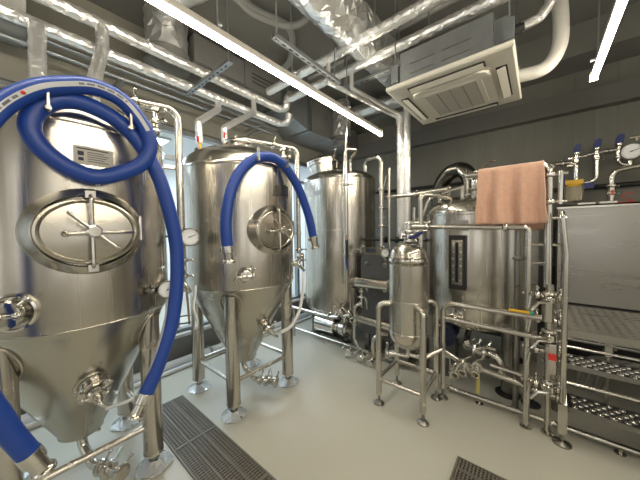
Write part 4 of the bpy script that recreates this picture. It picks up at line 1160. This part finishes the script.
# ------------------------------------------------------------------ foil pipes
def foilpipe(label,pts,r,rad=.06,m='foil_fine',name='insulated_pipe'):
    return tag(crinkle(pts,r,.02,14,.065,len(label),rad).build(name,m,angle=12),label,'pipe','foil wrapped pipes')
foilpipe('foil wrapped pipe along the left wall, the lower long run',[(-2.83,-1.5,3.08),(-2.80,2.50,3.05),(-2.68,2.56,3.05),(-2.66,2.56,3.16)],.045)
foilpipe('foil wrapped pipe along the left wall, the upper long run nearer the light',[(-2.72,-1.5,3.25),(-2.70,2.44,3.19),(-2.60,2.46,3.19),(-2.60,2.46,3.30),(-2.48,2.42,3.31)],.048)
for (za,zb_,rr_,l) in ((3.06,3.03,.02,'upper of two thin bare pipes beside the foil runs on the left wall'),(2.98,2.95,.016,'lower of two thin bare pipes beside the foil runs on the left wall')):
    t=thing('bare_pipe',l,'pipe',(-2.95,.5,zb_),'thin bare pipes on the left wall')
    MB().tube([(-2.95,-1.5,za),(-2.95,2.6,zb_)],rr_,10).build('pipe','galvanised',t)
    for y in (-1.0,.75,2.3):
        z=za+(zb_-za)*(y+1.5)/4.1; MB().bbox(-3.30,-2.93,y-.012,y+.012,z-rr_-.008,z-rr_).build('wall_bracket','galvanised',t)
def riser(label,pts,r):
    t=thing('insulated_riser',label,'pipe',pts[-1],'foil wrapped droppers')
    crinkle(pts,r,.016,14,.05,len(label),.035).build('foil_wrap','foil_fine',t,angle=12)
    k=MB()
    for p in fillet(pts,.035)[1:-1:4]: k.ball(p,r*1.06,seg=12)
    k.build('foil_joint','foil',t)
    return t
riser('foil wrapped dropper nearest the camera, behind the looped blue hose',[(-2.80,.20,3.06),(-2.78,.20,2.90),(-2.60,.175,2.58),(-2.45,.18,2.34),(-2.44,.19,2.27)][0:1]+[(-2.72,.195,2.95),(-2.60,.175,2.55),(-2.47,.20,2.26)],.046)
riser('foil wrapped dropper bent above the nearest fermenter, right of the other one',[(-2.70,.555,3.2),(-2.70,.552,3.02),(-2.50,.445,2.62),(-2.42,.42,2.27)],.044)
t=riser('foil wrapped dropper zigzagging to the second fermenter, left one with red tape',[(-2.80,1.60,3.06),(-2.80,1.59,2.93),(-2.50,1.215,2.60),(-2.50,1.22,2.40)],.033)
MB().rod((-2.50,1.22,2.40),(-2.50,1.24,2.23),.014,10).build('brass_valve','yellow',t); MB().rod((-2.478,1.195,2.40),(-2.468,1.19,2.45),.012,8).build('red_tape','red',t)
t=riser('foil wrapped dropper zigzagging to the second fermenter, right one with yellow disc valve',[(-2.70,2.00,3.19),(-2.70,2.01,3.01),(-2.41,1.43,2.58),(-2.41,1.43,2.44)],.030)
MB().rod((-2.41,1.43,2.46),(-2.41,1.43,2.21),.013,10).build('stem','yellow',t)
MB().lathe([(.045,-.012),(.045,.012),(.03,.016)],(-2.40,1.43,2.33),(.9,-.4,0),seg=20).build('disc_valve','yellow',t)
MB().rod((-2.384,1.418,2.47),(-2.384,1.418,2.53),.010,10).build('red_tape','red',t)
foilpipe('foil wrapped pipe crossing toward the air conditioner, the one nearer the camera',[(-2.55,2.12,3.25),(-.6,2.10,3.25),(1.6,2.10,3.25)],.045)
foilpipe('foil wrapped pipe crossing above the air conditioner, the farther of the pair',[(-2.48,2.42,3.26),(-.6,2.40,3.25),(1.6,2.40,3.25)],.045)
foilpipe('thin foil pipe running back from the crossing pipes to the corner, left of a pair',[(-1.63,2.12,3.22),(-1.63,2.12,3.02),(-1.57,2.2,2.99),(-1.40,3.27,2.98),(-1.40,3.27,2.90)],.022,.03)
foilpipe('thin foil pipe running back from the crossing pipes to the corner, right of a pair',[(-1.55,2.42,3.22),(-1.55,2.42,3.06),(-1.50,2.5,3.03),(-1.36,3.27,3.00),(-1.36,3.27,2.9)],.022,.03)
t=thing('insulated_riser','tall foil wrapped vertical pipes dropping behind the small vessel','pipe',(-1.33,3.28,.6),'foil wrapped droppers')
crinkle([(-1.365,3.28,3.03),(-1.365,3.28,2.2),(-1.375,3.28,.6)],.050,.018,14,.045,5).build('foil_wrap','foil_fine',t,angle=12)
crinkle([(-1.29,3.30,3.25),(-1.29,3.30,2.2),(-1.30,3.30,.6)],.045,.018,14,.045,6).build('foil_wrap','foil_fine',t,angle=12)

# big flexible foil ducts
def duct(label,pts,r,mat_='foil',name='flexible_duct'):
    return tag(crinkle(pts,r,.032,30,.03,len(label),smooth=True).build(name,mat_,angle=10),label,'duct','foil ducts')
duct('large crinkled foil duct slanting back under the ceiling, left of the air conditioner',[(-1.28,.5,3.42),(-1.31,1.2,3.40),(-1.34,2.0,3.43),(-1.35,2.9,3.46),(-1.36,3.45,3.47)],.19)
duct('second foil duct crossing near the back corner under the ceiling',[(-2.40,3.82,3.50),(-2.0,3.8,3.48),(-1.2,3.82,3.46),(-.6,3.85,3.48)],.10)
t=thing('vertical_foil_duct','short foil duct with grey collar hanging over the second fermenter','duct',(-2.9,1.15,3.2),'upright foil ducts')
P=[(-2.92,1.12,3.36+.05*i) for i in range(9)]
crinkle(P,.19,.03,30,.05,3).build('foil_wrap','foil',t,angle=10)
MB().lathe([(.20,3.22),(.21,3.23),(.21,3.35),(.195,3.36)],(-2.92,1.12,0),seg=40).build('collar','duct_grey',t)
t=thing('vertical_foil_duct','foil duct with grey collar rising over the storage tank in the far corner','duct',(-2.62,3.75,2.95),'upright foil ducts')
P=[(-2.62,3.75,3.12+.05*i) for i in range(13)]
crinkle(P,.16,.03,28,.05,4).build('foil_wrap','foil',t,angle=10)
MB().lathe([(.13,2.98),(.13,3.06),(.165,3.07),(.165,3.13)],(-2.62,3.75,0),seg=40).build('collar','duct_grey',t)
duct('foil duct stub up at the ceiling above the second fermenter',[(-2.75,1.02,3.62),(-2.5,1.05,3.66),(-2.2,1.15,3.66),(-1.9,1.2,3.70)],.11)
# galvanised duct on the left wall
t=thing('rectangular_duct','grey sheet metal duct stepping along the top of the left wall into the corner','duct',(-3.05,3.2,3.1))
MB().bbox(-3.28,-2.78,1.95,2.55,3.34,3.70).build('duct_box','duct_grey',t)
m=MB()
def frustum(m,y0,a,y1,b):
    vs=[(a[0],y0,a[2]),(a[1],y0,a[2]),(a[1],y0,a[3]),(a[0],y0,a[3]),(b[0],y1,b[2]),(b[1],y1,b[2]),(b[1],y1,b[3]),(b[0],y1,b[3])]
    return m.add(vs,[(0,1,2,3),(4,5,6,7),(0,1,5,4),(1,2,6,5),(2,3,7,6),(3,0,4,7)])
frustum(m,2.60,(-3.28,-2.86,3.32,3.66),3.02,(-3.28,-2.72,3.08,3.66)).build('transition','galvanised',t)
MB().bbox(-3.28,-2.70,3.03,4.38,3.07,3.68).build('duct_box','duct_grey',t)
m=MB()
for y in (2.55,2.58,3.02,3.06,3.55,4.1): m.bbox(-3.29,-2.68,y-.014,y+.014,3.06 if y > 3 else 3.30,3.70)
m.build('flange','galvanised',t)
m=MB()
for z in (3.42,3.47,3.52): m.bbox(-2.782,-2.776,2.05,2.40,z,z+.02)
m.build('access_panel','dark_paint',t)
MB().rod((-2.9,1.4,3.32),(-2.9,1.4,3.42),.03,12).bbox(-2.96,-2.84,1.36,1.46,3.40,3.5).build('damper_motor','white_plastic',t)
MB().bbox(-2.88,-2.83,1.37,1.45,3.5,3.53).bbox(-2.86,-2.84,1.35,1.46,3.42,3.45).build('damper_handle','red',t)
MB().bbox(-3.28,-2.8,1.34,1.95,3.36,3.64).build('duct_box','duct_grey',t)
tag(MB().lathe([(.26,0),(.275,.01),(.275,.57),(.26,.58)],(-3.02,-.42,3.26),(0,1,.0),seg=40).build('round_silencer','duct_grey'),'dull grey round duct end at the top left corner of the photo','duct')
# unistrut hangers
def strut(label,a,b,rods):
    t=thing('support_channel',label,'bracket',a,'slotted steel channels')
    a,b=Vector(a),Vector(b); d=(b-a); L=d.length; d.normalize()
    q=Vector((1,0,0)).rotation_difference(d).to_matrix(); c=(a+b)/2
    m=MB().box(c,(L,.045,.004),q)
    for s in (-1,1): m.box(c+q@Vector((0,s*.021,.014)),(L,.004,.028),q)
    m.cur=1
    for k in range(int(L/.07)): m.box(a+d*(.035+k*.07)-Vector((0,0,.0028)),(.034,.013,.0015),q)
    m.build('channel',['galvanised','black'],t,split=False)
    for p in rods: MB().rod(p,(p[0],p[1],ZC),.006,6).lathe([(.012,-.012),(.012,.012)],p,seg=6).build('threaded_rod','galvanised',t)
strut('slotted steel channel hanging crosswise under the left wall pipes',(-2.86,1.29,3.0),(-2.04,1.29,3.0),[(-2.08,1.29,3.0)])
strut('slotted steel channel hanging lengthwise between the light and the big foil duct',(-1.50,1.30,2.96),(-1.50,2.12,2.96),[(-1.50,1.33,2.96),(-1.50,2.05,2.96)])
strut('slotted steel channel crossing under the foil pipes beside the air conditioner',(-1.75,2.55,3.16),(-1.05,2.55,3.16),[(-1.72,2.55,3.16),(-1.08,2.55,3.16)])
# ceiling conduits
tag(MB().tube([(-2.2,.4,3.7),(-2.12,1.3,3.66),(-2.1,1.62,3.62),(-1.9,1.95,3.62),(-1.5,1.9,3.66),(-1.2,1.6,3.70)],.032,12,smooth=True).build('ceiling_conduit','pvc_grey'),'grey conduit looping in a curve under the ceiling slab','conduit','ceiling conduits')
tag(MB().tube([(-1.9,.8,3.7),(-2.1,1.5,3.66),(-2.0,1.95,3.64),(-2.35,2.3,3.64),(-2.6,2.4,3.66)],.036,12,smooth=True).build('ceiling_conduit','pvc_grey'),'grey conduit bending toward the left wall under the ceiling slab','conduit','ceiling conduits')
tag(MB().tube([(-2.5,2.8,3.68),(-1.0,2.75,3.68),(1.5,2.7,3.68)],.03,10).build('ceiling_conduit','pvc_grey'),'straight grey conduit crossing the ceiling behind the air conditioner','conduit','ceiling conduits')
t=thing('junction_box','small grey junction box fixed to the ceiling near the conduits','box',(-1.85,1.3,3.62))
MB().box((-1.85,1.35,3.66),(.07,.26,.05),Matrix.Rotation(R(-20),3,'Z')).build('box','pvc_grey',t)
MB().bbox(-1.87,-1.83,1.44,1.46,3.64,3.68).bbox(-1.87,-1.83,1.24,1.26,3.64,3.68).build('clip','galvanised',t)
# bracing rods over the air conditioner
for (a,b,l) in (((-1.08,2.45,3.29),(-.85,3.2,3.75),'thin steel brace rod slanting back to the right above the air conditioner'),((-1.02,2.55,3.0),(-1.10,3.0,3.75),'thin steel brace rod rising between the big foil duct and the air conditioner'),((-.75,2.40,3.29),(-.75,2.40,ZC),'upright hanger rod holding the farther foil pipe above the air conditioner, left one'),((-.4,2.40,3.29),(-.4,2.40,ZC),'upright hanger rod holding the farther foil pipe above the air conditioner, right one'),((-1.1,2.1,3.29),(-1.1,2.1,ZC),'upright hanger rod holding the nearer foil crossing pipe, beside the big foil duct'),((.2,2.1,3.29),(.2,2.1,ZC),'upright hanger rod holding the nearer foil crossing pipe, beside the thick off white pipe')):
    tag(MB().rod(a,b,.007,6).build('hanger_rod','galvanised'),l,'rod','hanger rods by the air conditioner')

# ------------------------------------------------------------------ camera, world, view
cam=bpy.data.cameras.new('camera'); co=bpy.data.objects.new('camera',cam); COL.objects.link(co)
cam.sensor_fit='HORIZONTAL'; cam.sensor_width=36; cam.lens=262/640*36; cam.clip_start=.02
yaw,pitch,roll=R(39.8),R(-2.08),R(.75)
f0=Vector((-math.sin(yaw),math.cos(yaw),0)); r0=Vector((math.cos(yaw),math.sin(yaw),0))
f=Vector((f0.x*math.cos(pitch),f0.y*math.cos(pitch),math.sin(pitch)))
u0=r0.cross(f)
r=r0*math.cos(roll)-u0*math.sin(roll); u=r0*math.sin(roll)+u0*math.cos(roll)
co.matrix_world=Matrix(((r.x,u.x,-f.x,0),(r.y,u.y,-f.y,0),(r.z,u.z,-f.z,1.55),(0,0,0,1)))
scene.camera=co
w=bpy.data.worlds.new('world'); scene.world=w; w.use_nodes=True
w.node_tree.nodes['Background'].inputs[0].default_value=(1,.97,.92,1); w.node_tree.nodes['Background'].inputs[1].default_value=1.5
vs_=scene.view_settings
vs_.view_transform='Standard'; vs_.look='None'; vs_.gamma=1; vs_.use_curve_mapping=False; vs_.exposure=0.2
